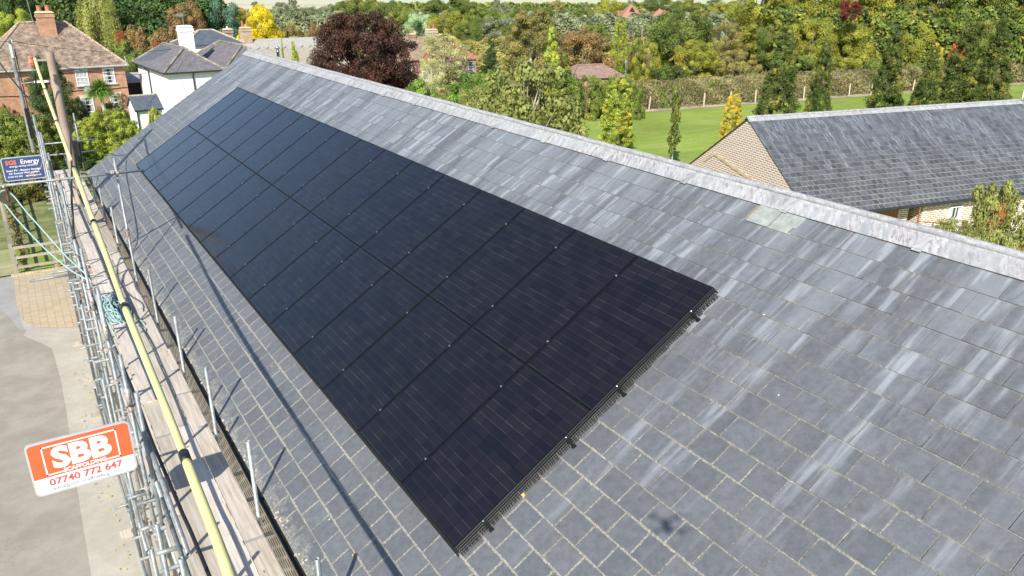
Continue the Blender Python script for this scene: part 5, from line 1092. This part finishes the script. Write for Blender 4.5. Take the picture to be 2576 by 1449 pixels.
def crown(kind, n, leaf, clumps, cr, seed, depth=.55, gap=0., up=.35):
    Hn, pf, lo = PROF[kind]; R = np.random.RandomState(seed)
    t = R.uniform(lo, .985, clumps*6); w_ = pf(t); keep = R.rand(len(t)) < (w_+.12); t = t[keep][:clumps]; w_ = pf(t); k = len(t)
    a = R.uniform(0, 2*np.pi, k); rad = (1-depth*R.rand(k)**1.6)*w_*(1-cr*.55)*R.uniform(.86, 1.12, k)
    cc = np.c_[rad*np.cos(a), rad*np.sin(a), t*Hn]; crr = cr*R.uniform(.55, 1.25, k)*(.5+.5*w_)
    ct, ct2 = R.rand(k), R.rand(k); idx = R.randint(0, k, n); dr = sph(R, n); dr[:, 2] = np.where(R.rand(n) < up, np.abs(dr[:, 2]), dr[:, 2])
    q = R.rand(n)**.3; sc = np.array([1, 1, .85]); C = cc[idx]+dr*(crr[idx]*q)[:, None]*sc
    C[:, 2] = np.maximum(C[:, 2], .02); C[:, 2] *= Hn/np.percentile(C[:, 2], 99.7); C[:, :2] /= np.percentile(np.hypot(C[:, 0], C[:, 1]), 97.5 if kind != 'sapling' else 90)
    Nr = dr*1.0+R.normal(size=(n, 3))*.42+np.array([0, 0, .2])
    return C, Nr, leaf*R.uniform(.6, 1.35, n), np.clip(ct[idx]*.6+R.rand(n)*.4, 0, 1), np.clip(ct2[idx]*.68+R.rand(n)*.32, 0, 1), cc, Hn
def trunk_mesh(cc, Hn, seed, r=.07, base=.0, k=9, splay=.3):
    mb = MB(); R = random.Random(seed); zt = Hn*.72
    mb.tube([(0, 0, -.03), (.01, .01, Hn*.2), (-.01, .02, Hn*.45), (0, 0, zt)], [r, r*.8, r*.55, r*.2], 8)
    for c in list(cc)[:k]:
        z0 = max(Hn*.10, min(zt*.9, c[2]*R.uniform(.35, .65))); s = np.array([0, 0, z0]); m_ = (s+np.array(c))/2+np.array([0, 0, .04*Hn]); mb.tube([s, m_, c], [r*.42, r*.26, r*.08], 5)
    me = D2.meshes.new('trunk'); me.from_pydata(mb.v, [], mb.f); me.update(); return me
PROTO = {}
def proto(key, kind, n, leaf, clumps, cr, seed, depth=.55, r=.07, asp=.62, up=.35, k=9):
    C, Nr, s, t, t2, cc, Hn = crown(kind, n, leaf, clumps, cr, seed, depth, up=up)
    PROTO[key] = (leaf_mesh('crown_'+key, C, Nr, s, t, t2, asp), trunk_mesh(cc, Hn, seed, r, k=k), Hn)
for i in range(3):
    proto('round%d' % i, 'round', 42000, .042, 60, .27, 10+i); proto('wide%d' % i, 'wide', 42000, .040, 80, .22, 20+i, depth=.45); proto('bush%d' % i, 'bush', 30000, .042, 70, .21, 30+i, depth=.35)
    proto('column%d' % i, 'column', 34000, .085, 150, .30, 40+i, depth=.5, r=.035, k=6); proto('tall%d' % i, 'tall', 60000, .040, 110, .24, 50+i)
    proto('cone%d' % i, 'cone', 22000, .06, 110, .24, 60+i, r=.05)
    proto('airy%d' % i, 'airy', 17000, .045, 110, .22, 70+i, depth=.8, r=.04, k=46)
proto('aspen', 'round', 17000, .046, 120, .20, 81, depth=.8, r=.022, asp=.85, k=60); [proto('flame%d' % i, 'flame', 46000, .062, 300, .21, 95+i, depth=.36, r=.03, k=4) for i in range(3)]; [proto('dcol%d' % i, 'dcol', 52000, .060, 330, .20, 90+i, depth=.30, r=.03, k=4) for i in range(3)]; proto('copper', 'wide', 90000, .029, 300, .16, 82, depth=.6, r=.045, k=30); proto('sapling', 'sapling', 2600, .30, 46, .55, 83, r=.14, k=30, asp=.8); proto('laurel', 'bush', 80000, .030, 300, .12, 84, depth=.25, k=0)
proto('laurel1', 'bush', 70000, .032, 260, .13, 85, depth=.25, k=0)
# weeping willow: hanging strands of narrow leaves
def willow(key, seed):
    R = np.random.RandomState(seed); Cs = []; Ns = []; Ts = []; T2 = []; cc = []
    gc = [(R.uniform(0, 2*np.pi), np.sqrt(R.rand())*.9) for _ in range(26)]
    for i in range(230):
        g_ = gc[i % 26]; a = g_[0]+R.normal(0, .10)/max(.25, g_[1]); rr_ = min(.98, abs(g_[1]+R.normal(0, .06))); top = 2.0-1.0*rr_**2*R.uniform(.8, 1.1)-R.uniform(0, .35); L = R.uniform(.35, 1.05)*min(1, top); m_ = int(190*L)
        tt = R.rand(m_); x = (rr_+.06*np.sin(tt*3))*np.cos(a); y = (rr_+.06*np.sin(tt*3))*np.sin(a)
        wd = .05*(1+tt*.4)
        Cs.append(np.c_[x+R.normal(0, 1, m_)*wd, y+R.normal(0, 1, m_)*wd, top-tt*L+.07*(1-tt)]); Ns.append(np.c_[np.full(m_, np.cos(a)), np.full(m_, np.sin(a)), np.full(m_, .35)]+R.normal(0, .5, (m_, 3)))
        ta = R.rand(); Ts.append(np.clip(ta*.6+.4*R.rand(m_), 0, 1)); T2.append(np.clip(R.rand()*.5+.5*R.rand(m_), 0, 1)); cc.append((rr_*np.cos(a), rr_*np.sin(a), top))
    C = np.concatenate(Cs); PROTO[key] = (leaf_mesh('crown_'+key, C, np.concatenate(Ns), .048*R.uniform(.6, 1.3, len(C)), np.concatenate(Ts), np.concatenate(T2), .4), trunk_mesh(cc, 2.0, seed, .08, k=20), 2.0)
willow('willow0', 1); willow('willow1', 2)
TREES = []
def plant(name, cat, proto_, leaf, P, r, h, label, group=None, trunk=True, bark=None, rz=None, sink=0., lift=0.):
    me, tm, Hn = PROTO[proto_]
    root = empty(name, (P[0], P[1], ground(P[0], P[1])-sink), (0, 0, rnd.uniform(0, 6.28) if rz is None else rz), label, cat, group); root.scale = (1, 1, 1)
    c = D2.objects.new('crown' if cat == 'tree' else 'foliage', me); link(c, root); c.scale = (r, r, (h-lift)/Hn); c.location.z = lift
    if not me.materials: me.materials.append(LEAF[leaf])
    c.material_slots[0].link = 'OBJECT'; c.material_slots[0].material = LEAF[leaf]
    if trunk:
        t = D2.objects.new('trunk', tm); link(t, root); t.scale = (r, r, h/Hn)
        if not tm.materials: tm.materials.append(BARK)
        t.material_slots[0].link = 'OBJECT'; t.material_slots[0].material = bark or BARK
    return root
def veg(proto_, leaf, px, pyt, wpx, label, pyb=None, dep=None, name='tree', cat='tree', group=None, k=1.0, hmin=0., **kw):
    """plant whose crown spans wpx at column px with its top at row pyt; stands on the ground at row pyb or at depth dep"""
    if pyb is not None: B = atg(px, pyb); dep = float((B-CAM)@RW[:, 2])
    T = atd(px, pyt, dep)
    gz = ground(T[0], T[1]); h = max(T[2]-gz, hmin, .4); r = wpx*dep/FPX/2
    if proto_[:4] in ('colu', 'dcol', 'flam'): h *= 1.05
    elif proto_[:4] in ('roun', 'wide', 'bush', 'airy') and h > 3.2*r and 'lift' not in kw: kw['lift'] = h-2.5*r
    return plant(name, cat, proto_, leaf, T, r*k, h*1.02, label, group, **kw)
"""left side"""
veg('laurel', 'laurel', 265, 284, 190, 'big rounded yellow-green laurel bush behind the scaffold', pyb=395, name='laurel_bush', cat='bush', rz=.4, k=.9)
veg('laurel1', 'laurel', 388, 276, 60, 'yellow-green laurel bush under the white outbuilding beside the roof verge', dep=43.5, name='laurel_bush', cat='bush')
veg('laurel1', 'green', 45, 288, 200, 'rounded olive-green shrub behind the energy sign', pyb=430, name='laurel_bush', cat='bush', rz=2.)
veg('bush1', 'hornbeam', 70, 392, 150, 'dark leafy bush below the energy sign at the garden corner', pyb=505, name='garden_bush', cat='bush')
veg('bush2', 'dark', 190, 395, 90, 'dark shaded bush behind the timber pole', dep=44, name='garden_bush', cat='bush')
veg('bush0', 'green', 278, 262, 85, 'green shrub in front of the brick house window and palm', dep=56, name='garden_shrub', cat='bush')
veg('tall0', 'dark', 112, 150, 105, 'dark green conifer in front of the brick house', dep=53)
veg('bush2', 'dark', 188, 248, 52, 'small dark green shrub under the brick house window', dep=58, name='garden_shrub', cat='bush')
veg('bush0', 'brown', 16, 262, 60, 'brownish shrub at the left corner of the brick house garden', dep=56, name='garden_shrub', cat='bush')
veg('bush1', 'green', 20, 300, 70, 'mid green shrub at the far left of the garden', dep=50, name='garden_shrub', cat='bush')
veg('airy0', 'brown', 28, 172, 50, 'bare brownish climber on the brick house wall', dep=61.6, name='wall_climber', cat='climber', k=.7)
veg('airy1', 'brown', 302, 235, 26, 'small reddish shrub at the right corner of the brick house', dep=60, name='garden_shrub', cat='bush')
veg('bush0', 'bright', 8, 275, 30, 'bright green low shrub at the far left edge', dep=48, name='garden_shrub', cat='bush')
# cordyline palm
q = atd(252, 230, 55.); cp = empty('cordyline_palm', (q[0], q[1], ground(q[0], q[1])), label='spiky green cordyline palm in front of the brick house', cat='palm'); hz = q[2]-ground(q[0], q[1])
mb = MB(); mb.tube([(0, 0, 0), (.05, 0, hz*.5), (0, .05, hz)], [.16, .13, .12], 8); mb.build('trunk', PALEB, cp)
R = np.random.RandomState(5); mb = MB()
for i in range(900):
    v = sph(R, 1)[0]; v[2] = abs(v[2])*1.1-.35; v /= np.linalg.norm(v); L = R.uniform(.95, 1.4); s = np.cross(v, [0, 0, 1]); s = s/np.linalg.norm(s)*.024; b = np.array([0, .05, hz])
    p1 = b+v*L*.6; p2 = b+v*L+np.array([0, 0, -.22*L]); mb.poly([b-s*.5, b+s*.5, p1+s, p1-s]); mb.poly([p1-s, p1+s, p2])
o = mb.build('fronds', LEAF['palm'], cp)
for nm in ('tint', 'tint2'):
    a = o.data.attributes.new(nm, 'FLOAT', 'FACE'); a.data.foreach_set('value', R.rand(len(o.data.polygons)).astype(np.float32))
# trees behind the houses
veg('willow0', 'willow', 165, -60, 150, 'large yellow-green weeping willow behind the big brick chimney', dep=98)
veg('willow1', 'willow', 235, -30, 130, 'weeping willow with long strands right of the brick house ridge', dep=90)
veg('willow0', 'willow', 300, 10, 120, 'pale weeping willow left of the brown bushes', dep=104)
veg('willow1', 'willow', 100, -50, 120, 'willow directly behind the brick chimney pots', dep=108)
veg('wide0', 'dark', 12, -30, 120, 'dark green tree at the top left corner', dep=92)
veg('round1', 'laurel', 26, 30, 95, 'light green bushy tree left of the brick chimney', dep=78)
veg('wide1', 'dark', 365, -35, 130, 'dark green round tree at the top between willow and brown tree', dep=115)
veg('round2', 'brown', 460, 8, 110, 'rusty brown tree behind the white chimney', dep=92)
veg('wide2', 'blue', 540, 0, 130, 'blue-green pine left of the bright yellow tree', dep=98)
veg('round0', 'gold', 590, 25, 70, 'olive gold tree just left of the bright yellow tree', dep=104)
veg('round1', 'olive', 505, -18, 70, 'olive tree peeking above the brown tree', dep=120)
veg('bush0', 'brown', 350, 70, 130, 'mixed brown and green thicket between the two houses', dep=84, name='thicket', cat='bush', hmin=3)
veg('bush1', 'green', 330, 105, 110, 'green thicket beside the right slope of the tile roof', dep=76, name='thicket', cat='bush', hmin=3)
veg('bush2', 'brown', 425, 75, 120, 'reddish brown thicket left of the white chimney', dep=80, name='thicket', cat='bush', hmin=3)
veg('bush0', 'forest', 350, 135, 90, 'dark bush between the brick house and white house roofs', dep=70, name='thicket', cat='bush', hmin=2.5)
veg('airy2', 'red', 300, 80, 26, 'small red-leaved shrub in the thicket behind the tile roof', dep=82, name='red_shrub', cat='bush')
veg('airy0', 'red', 395, 108, 20, 'second tiny red shrub nearer the white house', dep=74, name='red_shrub', cat='bush')
veg('round2', 'yellow', 652, 18, 110, 'bright yellow tree behind the thatched cottage', dep=92)
veg('bush2', 'yellow', 612, 75, 45, 'low bright yellow branch mass beside the buff chimney', dep=86, name='yellow_bush', cat='bush')
veg('cone1', 'lime', 738, 112, 62, 'pale green young conifer in front of the thatched cottage', dep=52, k=1.)
veg('cone2', 'lime', 708, 100, 16, 'thin pale green shoot left of the young conifer', dep=50)
cb = veg('copper', 'copper', 908, 36, 262, 'large dark copper beech with purple-brown leaves behind the ridge', dep=66, rz=1.2, bark=plain('dark_bark', (.035, .025, .022), .9))
# middle scrub and trees
items = [('airy0', 'grey', 705, 8, 70, 150), ('airy1', 'grey', 745, 15, 80, 145), ('airy2', 'grey', 790, 18, 80, 150), ('airy0', 'grey', 835, 12, 80, 150), ('round0', 'green', 880, -5, 90, 150), ('round1', 'green', 930, -2, 80, 145), ('round2', 'forest', 975, 5, 80, 140),
 ('bush0', 'brown', 800, 62, 70, 110), ('bush1', 'olive', 740, 60, 90, 105), ('bush2', 'green', 690, 85, 60, 100), ('wide0', 'green', 1010, 12, 90, 140), ('wide1', 'pale', 1060, 35, 100, 118), ('wide2', 'autumn', 1125, 30, 110, 115), ('round1', 'forest', 1115, -4, 110, 165),
 ('round0', 'green', 1180, 0, 90, 170), ('wide0', 'green', 1225, 20, 120, 130), ('round2', 'green', 1175, 55, 80, 108), ('wide1', 'grey', 1260, 45, 120, 125), ('round0', 'green', 1310, 20, 100, 150), ('round1', 'grey', 1255, 8, 60, 175), ('round2', 'olive', 1400, 3, 60, 190), ('wide2', 'forest', 1370, 22, 110, 150),
 ('wide0', 'green', 1440, 20, 100, 160), ('round0', 'green', 1300, 60, 80, 105), ('airy1', 'autumn', 1350, 45, 90, 110), ('wide1', 'grey', 1500, 30, 90, 165), ('round1', 'autumn', 1535, 0, 85, 150), ('bush0', 'green', 1500, 60, 70, 135), ('bush1', 'birch', 1480, 40, 60, 150)]
LM = [(652, 'the bright yellow tree'), (738, 'the pale young conifer'), (908, 'the copper beech'), (1118, 'the pale birches'), (1234, 'the dark narrow conifer'), (1338, 'the tall brownish birch'), (1468, 'the broad olive-brown tree'), (1590, 'the bright red roof')]; cnt = {}
for i, (p_, l_, x, y, w_, d_) in enumerate(items):
    cn = {'grey': 'grey-green', 'green': 'mid green', 'forest': 'dark green', 'brown': 'rusty brown', 'olive': 'olive', 'pale': 'pale blue-green', 'autumn': 'yellow-green', 'birch': 'pale straw-green'}[l_]
    lm = min(LM, key=lambda q: abs(q[0]-x)); side = 'left of' if x < lm[0]-25 else 'right of' if x > lm[0]+25 else 'above'
    t = '%s tree %s %s in the scrub belt' % (cn, side, lm[1]); cnt[t] = cnt.get(t, 0)+1
    if cnt[t] > 1: t = '%s %s' % (('', '', 'another', 'a third', 'a fourth')[cnt[t]], t)
    veg(p_, l_, x, y, w_, t, dep=d_, name='scrub_tree', group='scrub belt trees behind the houses')
veg('bush1', 'red', 1208-110, 105, 10, 'tiny red shrub hidden right of the copper beech', dep=100, name='red_shrub', cat='bush') if False else None
veg('airy2', 'birch', 1115, 88, 130, 'pale yellow-green birch in front of the pink brick house', pyb=232, bark=PALEB, rz=.5, k=.95); veg('airy0', 'birch', 1085, 150, 80, 'second smaller pale birch left of the first in front of the pink house', dep=66, bark=PALEB, k=.9)
veg('cone1', 'dark', 1234, 98, 62, 'dark narrow conifer right of the red roofed extension', dep=82)
veg('tall0', 'olive', 1338, 30, 160, 'tall thin-leaved brownish birch with pale branches', dep=72, bark=PALEB, rz=.2); 
veg('wide1', 'brown', 1468, 78, 165, 'broad olive-brown tree above the brown hipped roof', dep=80)
veg('column0', 'lime', 1388, 88, 66, 'tall yellow-green poplar in the middle of the view', dep=57); veg('column1', 'forest', 1420, 145, 66, 'darker poplar beside the tall yellow-green one', dep=55)
veg('aspen', 'aspen', 1322, 170, 330, 'round-leaved aspen close behind the lead ridge', dep=29, bark=PALEB, rz=1.); veg('airy1', 'aspen', 1215, 225, 150, 'sparse yellowish shrub left of the aspen behind the ridge', dep=33, name='shrub', cat='bush')
veg('bush1', 'bright', 1080, 205, 190, 'bright green leafy shrub row along the garden behind the ridge', dep=50, name='garden_shrub', cat='bush'); veg('bush2', 'bright', 1190, 190, 150, 'bright green bush below the pale birches', dep=55, name='garden_shrub', cat='bush')
veg('bush0', 'bright', 1218, 180, 90, 'bright green clipped bush below the white extension window', dep=68, name='garden_shrub', cat='bush')
veg('dcol0', 'lime', 1561, 58, 44, 'yellow-green column tree in front of the bright red roofed house', dep=92)
veg('bush1', 'green', 1600, 98, 60, 'grey-green bush right of the yellow-green column tree', dep=86, name='bush', cat='bush'); veg('bush2', 'autumn', 1630, 110, 80, 'mounded olive bush below the silver car', dep=84, name='bush', cat='bush')
veg('wide0', 'forest', 1722, 30, 170, 'big round dark green tree right of centre', dep=92, rz=.6); veg('wide2', 'autumn', 1752, 104, 120, 'lighter olive tree in front of the big round green tree', dep=84)
veg('bush0', 'green', 1600, 75, 60, 'shrubs below the red roofed house wall', dep=140, name='bush', cat='bush'); veg('round0', 'forest', 1660, -6, 80, 'dark tree behind the small red roof', dep=190); veg('round1', 'green', 1720, 0, 90, 'green tree behind the big round dark green tree', dep=170); veg('bush1', 'grey', 1620, 35, 40, 'pale grey bush right of the red roof', dep=155, name='bush', cat='bush')
veg('airy0', 'olive', 1830, 60, 110, 'twiggy brownish tree left of the tall wood', dep=92); veg('bush2', 'olive', 1860, 130, 130, 'olive bushes at the foot of the tall wood', dep=84, name='bush', cat='bush'); veg('round2', 'autumn', 1830, 5, 80, 'yellow-green tree by the distant bungalow', dep=175)
veg('bush0', 'hornbeam', 1680, 168, 120, 'low dark growth under the big round green tree', dep=80, name='bush', cat='bush')
# tall wood on the right
wood = [('tall0', 'autumn', 1930, -70, 170, 92), ('tall1', 'green', 2010, -95, 150, 96), ('tall2', 'autumn', 2080, -60, 160, 92), ('round0', 'autumn', 2160, -50, 150, 90), ('tall0', 'autumn', 2230, -90, 160, 96), ('tall1', 'autumn', 2310, -110, 170, 98), ('tall2', 'green', 2400, -80, 170, 92), ('tall0', 'autumn', 2480, -120, 170, 96), ('tall1', 'green', 2560, -110, 170, 90), ('tall2', 'forest', 2650, -110, 170, 92),
 ('round1', 'green', 1965, 60, 120, 86), ('round2', 'autumn', 2050, 50, 130, 84), ('round0', 'autumn', 2145, 60, 120, 84), ('round1', 'autumn', 2290, 60, 110, 86), ('round2', 'autumn', 2380, 45, 120, 88), ('round0', 'green', 2470, 55, 110, 84), ('bush1', 'green', 2010, 140, 120, 80), ('bush2', 'autumn', 2120, 148, 120, 79), ('bush0', 'green', 2210, 150, 110, 79), ('bush1', 'green', 2330, 145, 110, 80), ('bush2', 'green', 2450, 150, 110, 80)]
for i, (p_, l_, x, y, w_, d_) in enumerate(wood):
    cn = {'autumn': 'yellow-green', 'green': 'mid green', 'forest': 'dark green'}[l_]; row = 'tall back row' if i < 10 else 'lower front row' if i < 16 else 'shrubby edge'
    k0 = (0, 10, 16)[0 if i < 10 else 1 if i < 16 else 2]
    t = '%s tree in the %s of the right-hand wood, %s from the left' % (cn, row, ('first', 'second', 'third', 'fourth', 'fifth', 'sixth', 'seventh', 'eighth', 'ninth', 'tenth')[i-k0])
    veg(p_, l_, x, y, w_, t, dep=d_, name='woodland_tree', group='trees of the wood on the right')
veg('round1', 'maroon', 2143, 6, 62, 'small dark maroon-leaved tree inside the green wood', dep=80, k=.9, lift=6.5, trunk=False); veg('bush0', 'red', 2412, 108, 36, 'orange-red shrub in the wood above the grey fence', dep=82, name='red_shrub', cat='bush')
veg('bush1', 'gold', 2360, 112, 40, 'yellow-orange shrub left of the orange-red one', dep=81, name='gold_shrub', cat='bush')
# hornbeam columns in front of the lawn
for i, (x, y, w_, yb, c_) in enumerate(((1978, 88, 108, 390, 'first and broadest'), (2080, 122, 72, 380, 'second'), (2256, 86, 92, 372, 'third'), (2352, 136, 84, 366, 'fourth'), (2441, 76, 108, 362, 'fifth'), (2528, 66, 106, 360, 'sixth, at the right edge'))):
    veg('flame%d' % (i % 3), 'hornbeam', x, y, w_, 'tall dark hornbeam column behind the barn ridge, %s from left' % c_, pyb=yb, group='row of hornbeam columns behind the barn')
veg('dcol1', 'lime', 1558, 214, 96, 'yellow-green column tree standing in the mown lawn', pyb=432); veg('dcol2', 'gold', 1847, 248, 56, 'small golden column tree beside the barn gable', pyb=385)
veg('sapling', 'hornbeam', 1705, 222, 26, 'thin sparse sapling on the lawn between the two golden columns', pyb=440, bark=PALEB)
# leafy tree in the yard, right foreground
veg('aspen', 'aspen', 2525, 478, 215, 'round-leaved young tree in the yard at the right edge', dep=18.5, bark=PALEB, rz=3.); veg('airy1', 'aspen', 2405, 560, 120, 'loose leafy branch mass low at the left of the yard tree', dep=17.5, name='shrub', cat='bush')
# laid hedge beyond the lawn
def hedge(name, a, b, h, wd, leaf, n, size, label, cat='hedge', twig=0, seed=1, asp=.62, top=0.):
    a = np.array(a[:2]); b = np.array(b[:2]); L = np.linalg.norm(b-a); t = (b-a)/L; s = np.array([-t[1], t[0]]); R = np.random.RandomState(seed)
    u = R.rand(n)*L; hh = h*(1+.10*np.sin(u*.9)+.06*np.sin(u*2.7+1)); z = hh*np.where(R.rand(n) < .3, 1-.12*R.rand(n), R.rand(n)); w_ = np.where(R.rand(n) < .75, np.sign(R.rand(n)-.5)*(1-.25*R.rand(n)), R.uniform(-1, 1, n))*wd/2*(1-.25*(z/hh))
    w_ = w_+.15*np.sin(u*2.1+z*3); xy = a+t*u[:, None]+s*w_[:, None]; gz = np.array([ground(*p) for p in xy[::max(1, n//200)]]).mean()
    C = np.c_[xy, gz+z]; Nr = np.c_[s[0]*w_/wd*2, s[1]*w_/wd*2, .5*np.ones(n)]+R.normal(0, .6, (n, 3)); cl = .5+.5*np.sin(u*1.7+z*2+np.sin(u*.6)*2)
    o0 = np.array([*(a+b)/2, gz]); root = empty(name, tuple(o0), label=label, cat=cat)
    me = leaf_mesh('foliage', C-o0, Nr, size*R.uniform(.6, 1.4, n), np.clip(cl*.5+.5*R.rand(n), 0, 1), np.clip(.5*cl+.5*R.rand(n), 0, 1), asp); me.materials.append(LEAF[leaf]); f = D2.objects.new('foliage', me); link(f, root)
    if twig:
        mb = MB()
        for i in range(twig):
            p = a+t*R.rand()*L; q = np.array([*(p+s*R.uniform(-.5, .5)*wd*1.0), gz+R.uniform(.1, h*.92)]); d = np.array([*(t*R.uniform(-1, 1)), R.uniform(.15, .9)]); d = d/np.linalg.norm(d)*R.uniform(.4, 1.1); m_ = q+d*.5+R.normal(0, .06, 3); r_ = R.uniform(.008, .02)
            mb.tube([q-o0, m_-o0, q+d-o0], [r_, r_*.8, r_*.4], 4, False)
        mb.build('stems', plain('pale_stem', (.38, .31, .20), .9, var=.25, scale=2), root)
    return root
HA, HB = LA[:2]-nl*1.9, LB[:2]-nl*1.9
hedge('laid_hedge', HA-dl*4, HB+dl*45, 2.1, 1.9, 'hedge', 90000, .13, 'long brown twiggy laid hedge along the far side of the mown lawn', twig=2600, seed=3)
hedge('bramble_bank', HA-dl*6-nl*2.6, HB+dl*45-nl*2.6, 1.9, 2.2, 'olive', 50000, .14, 'olive green bramble growth behind the brown laid hedge', twig=300, seed=5)
hedge('rough_grass', HA+dl*4-nl*5.5, HB+dl*40-nl*5.5, 1.4, 4., 'green', 50000, .14, 'tall rough green growth between the laid hedge and the wood', seed=6)
ba, bb = atg(1540, 196), atg(1700, 212); hedge('clipped_hedge', ba, bb, 1.35, 1.5, 'bright', 14000, .14, 'bright yellow-green clipped hedge beside the brown hipped roof', seed=7)
ga, gb_ = atg(1190, 232), atg(1262, 214); hedge('clipped_hedge', ga, gb_, 1.2, 1.2, 'bright', 8000, .13, 'bright green clipped hedge below the extension window', seed=8)
ga = atz(1120, 262, -5.3); gb_ = atz(1420, 300, -5.3); hedge('brown_hedge', ga, gb_, 1.5, 1.4, 'brown', 14000, .11, 'brown hedge running behind the lead ridge towards the aspen', twig=500, seed=9)
ga = atz(930, 232, -5.5); gb_ = atz(1180, 250, -5.5); hedge('garden_hedge', ga, gb_, 1.2, 1.6, 'bright', 12000, .13, 'bright leafy green garden hedge under the copper beech', seed=10)
# ivy weeds along the scaffold foot and in the garden edge
hedge('leaf_litter', (-2.6, -2.), (-2.35, 17.), .05, .3, 'gold', 240, .045, 'yellowed leaves scattered along the scaffold feet', cat='leaves', seed=11)['kind'] = 'stuff'
hedge('weed_strip', (-1.35, -2), (-1.3, 25.), .16, .5, 'green', 5000, .06, 'green weeds growing along the foot of the barn wall', cat='weeds', seed=12)['kind'] = 'stuff'
hedge('fence_weeds', (-3.35, 26.6), (-3.65, 40), .14, .35, 'brown', 2500, .06, 'brown leaf litter and weeds along the garden fence', cat='weeds', seed=13)['kind'] = 'stuff'
# far hedgerows and woods across the fields
def belt(name, x0, x1, dep, h, leaf, n, size, label, seed, y=None):
    A_ = CAM+RW@np.array([(x0-1288)/FPX*dep, 0, dep]); B_ = CAM+RW@np.array([(x1-1288)/FPX*dep, 0, dep]); r = hedge(name, A_, B_, h, h*1.2, leaf, n, size, label, cat='hedgerow', seed=seed); r['kind'] = 'stuff'; return r
belt('far_hedgerow', 400, 1500, 255, 2.6, 'grey', 30000, .6, 'far hedgerow crossing the pale fields', 21); belt('far_hedgerow', 900, 2300, 330, 2.6, 'forest', 16000, 1., 'second far hedgerow higher in the pale fields', 22); belt('far_hedgerow', 1300, 2300, 215, 3.6, 'olive', 60000, .5, 'nearer hedgerow below the pale fields', 23)
belt('scrub_belt', 620, 1950, 160, 4.6, 'grey', 90000, .42, 'continuous low green scrub behind the houses', 24); belt('scrub_belt', 650, 1900, 118, 3.0, 'olive', 90000, .34, 'continuous grey-green scrub in front of the far trees', 25); belt('scrub_belt', 1850, 3000, 100, 7.0, 'forest', 70000, .4, 'dark green understorey of the wood on the right', 26); belt('scrub_belt', -300, 640, 113, 8.5, 'dark', 60000, .4, 'dark green undergrowth behind the willows', 27); belt('scrub_belt', 640, 1300, 100, 2.2, 'olive', 40000, .28, 'olive undergrowth behind the thatched cottage', 28)
fg = [(640, 4, 18, 300), (700, 6, 20, 320), (735, -2, 24, 330), (1150, -4, 30, 330), (1590, 0, 22, 290), (1800, -6, 40, 300), (1470, 8, 16, 280), (1250, -6, 18, 350), (2255-1000, 3, 14, 300)]
for i, (x, y, w_, d_) in enumerate(fg):
    veg('round%d' % (i % 3), 'grey', x, y, w_, 'tiny grey-green tree in the far fields, %s from the left' % ('first', 'second', 'third', 'sixth', 'eighth', 'ninth', 'seventh', 'fifth', 'fourth')[i], dep=d_, name='field_tree', group='trees dotted over the far fields')

for x, w_ in ((1425, 95), (1478, 95), (1530, 95), (1585, 85)):
    veg('bush%d' % (x % 3), 'green', x, 194, w_, 'low green bush %s of the brown hipped roof behind the laid hedge' % {1425: 'at the left end', 1478: 'left of the middle', 1530: 'right of the middle', 1585: 'at the right end'}[x], dep=61.5, name='low_bush', cat='bush')
veg('airy2', 'aspen', 1400, 250, 110, 'leafy lower limb of shrub right of the aspen behind the ridge', dep=30, name='shrub', cat='bush')
veg('bush1', 'aspen', 1300, 270, 200, 'mixed undergrowth below the aspen behind the ridge', dep=31, name='shrub', cat='bush')
veg('bush2', 'laurel', 60, 300, 130, 'yellow-green clipped shrub left of the timber pole', dep=45, name='laurel_bush', cat='bush')
veg('laurel', 'aspen', 2500, 600, 230, 'dense leafy bush below the yard tree at the right edge', dep=17.6, name='yard_bush', cat='bush', rz=2.)
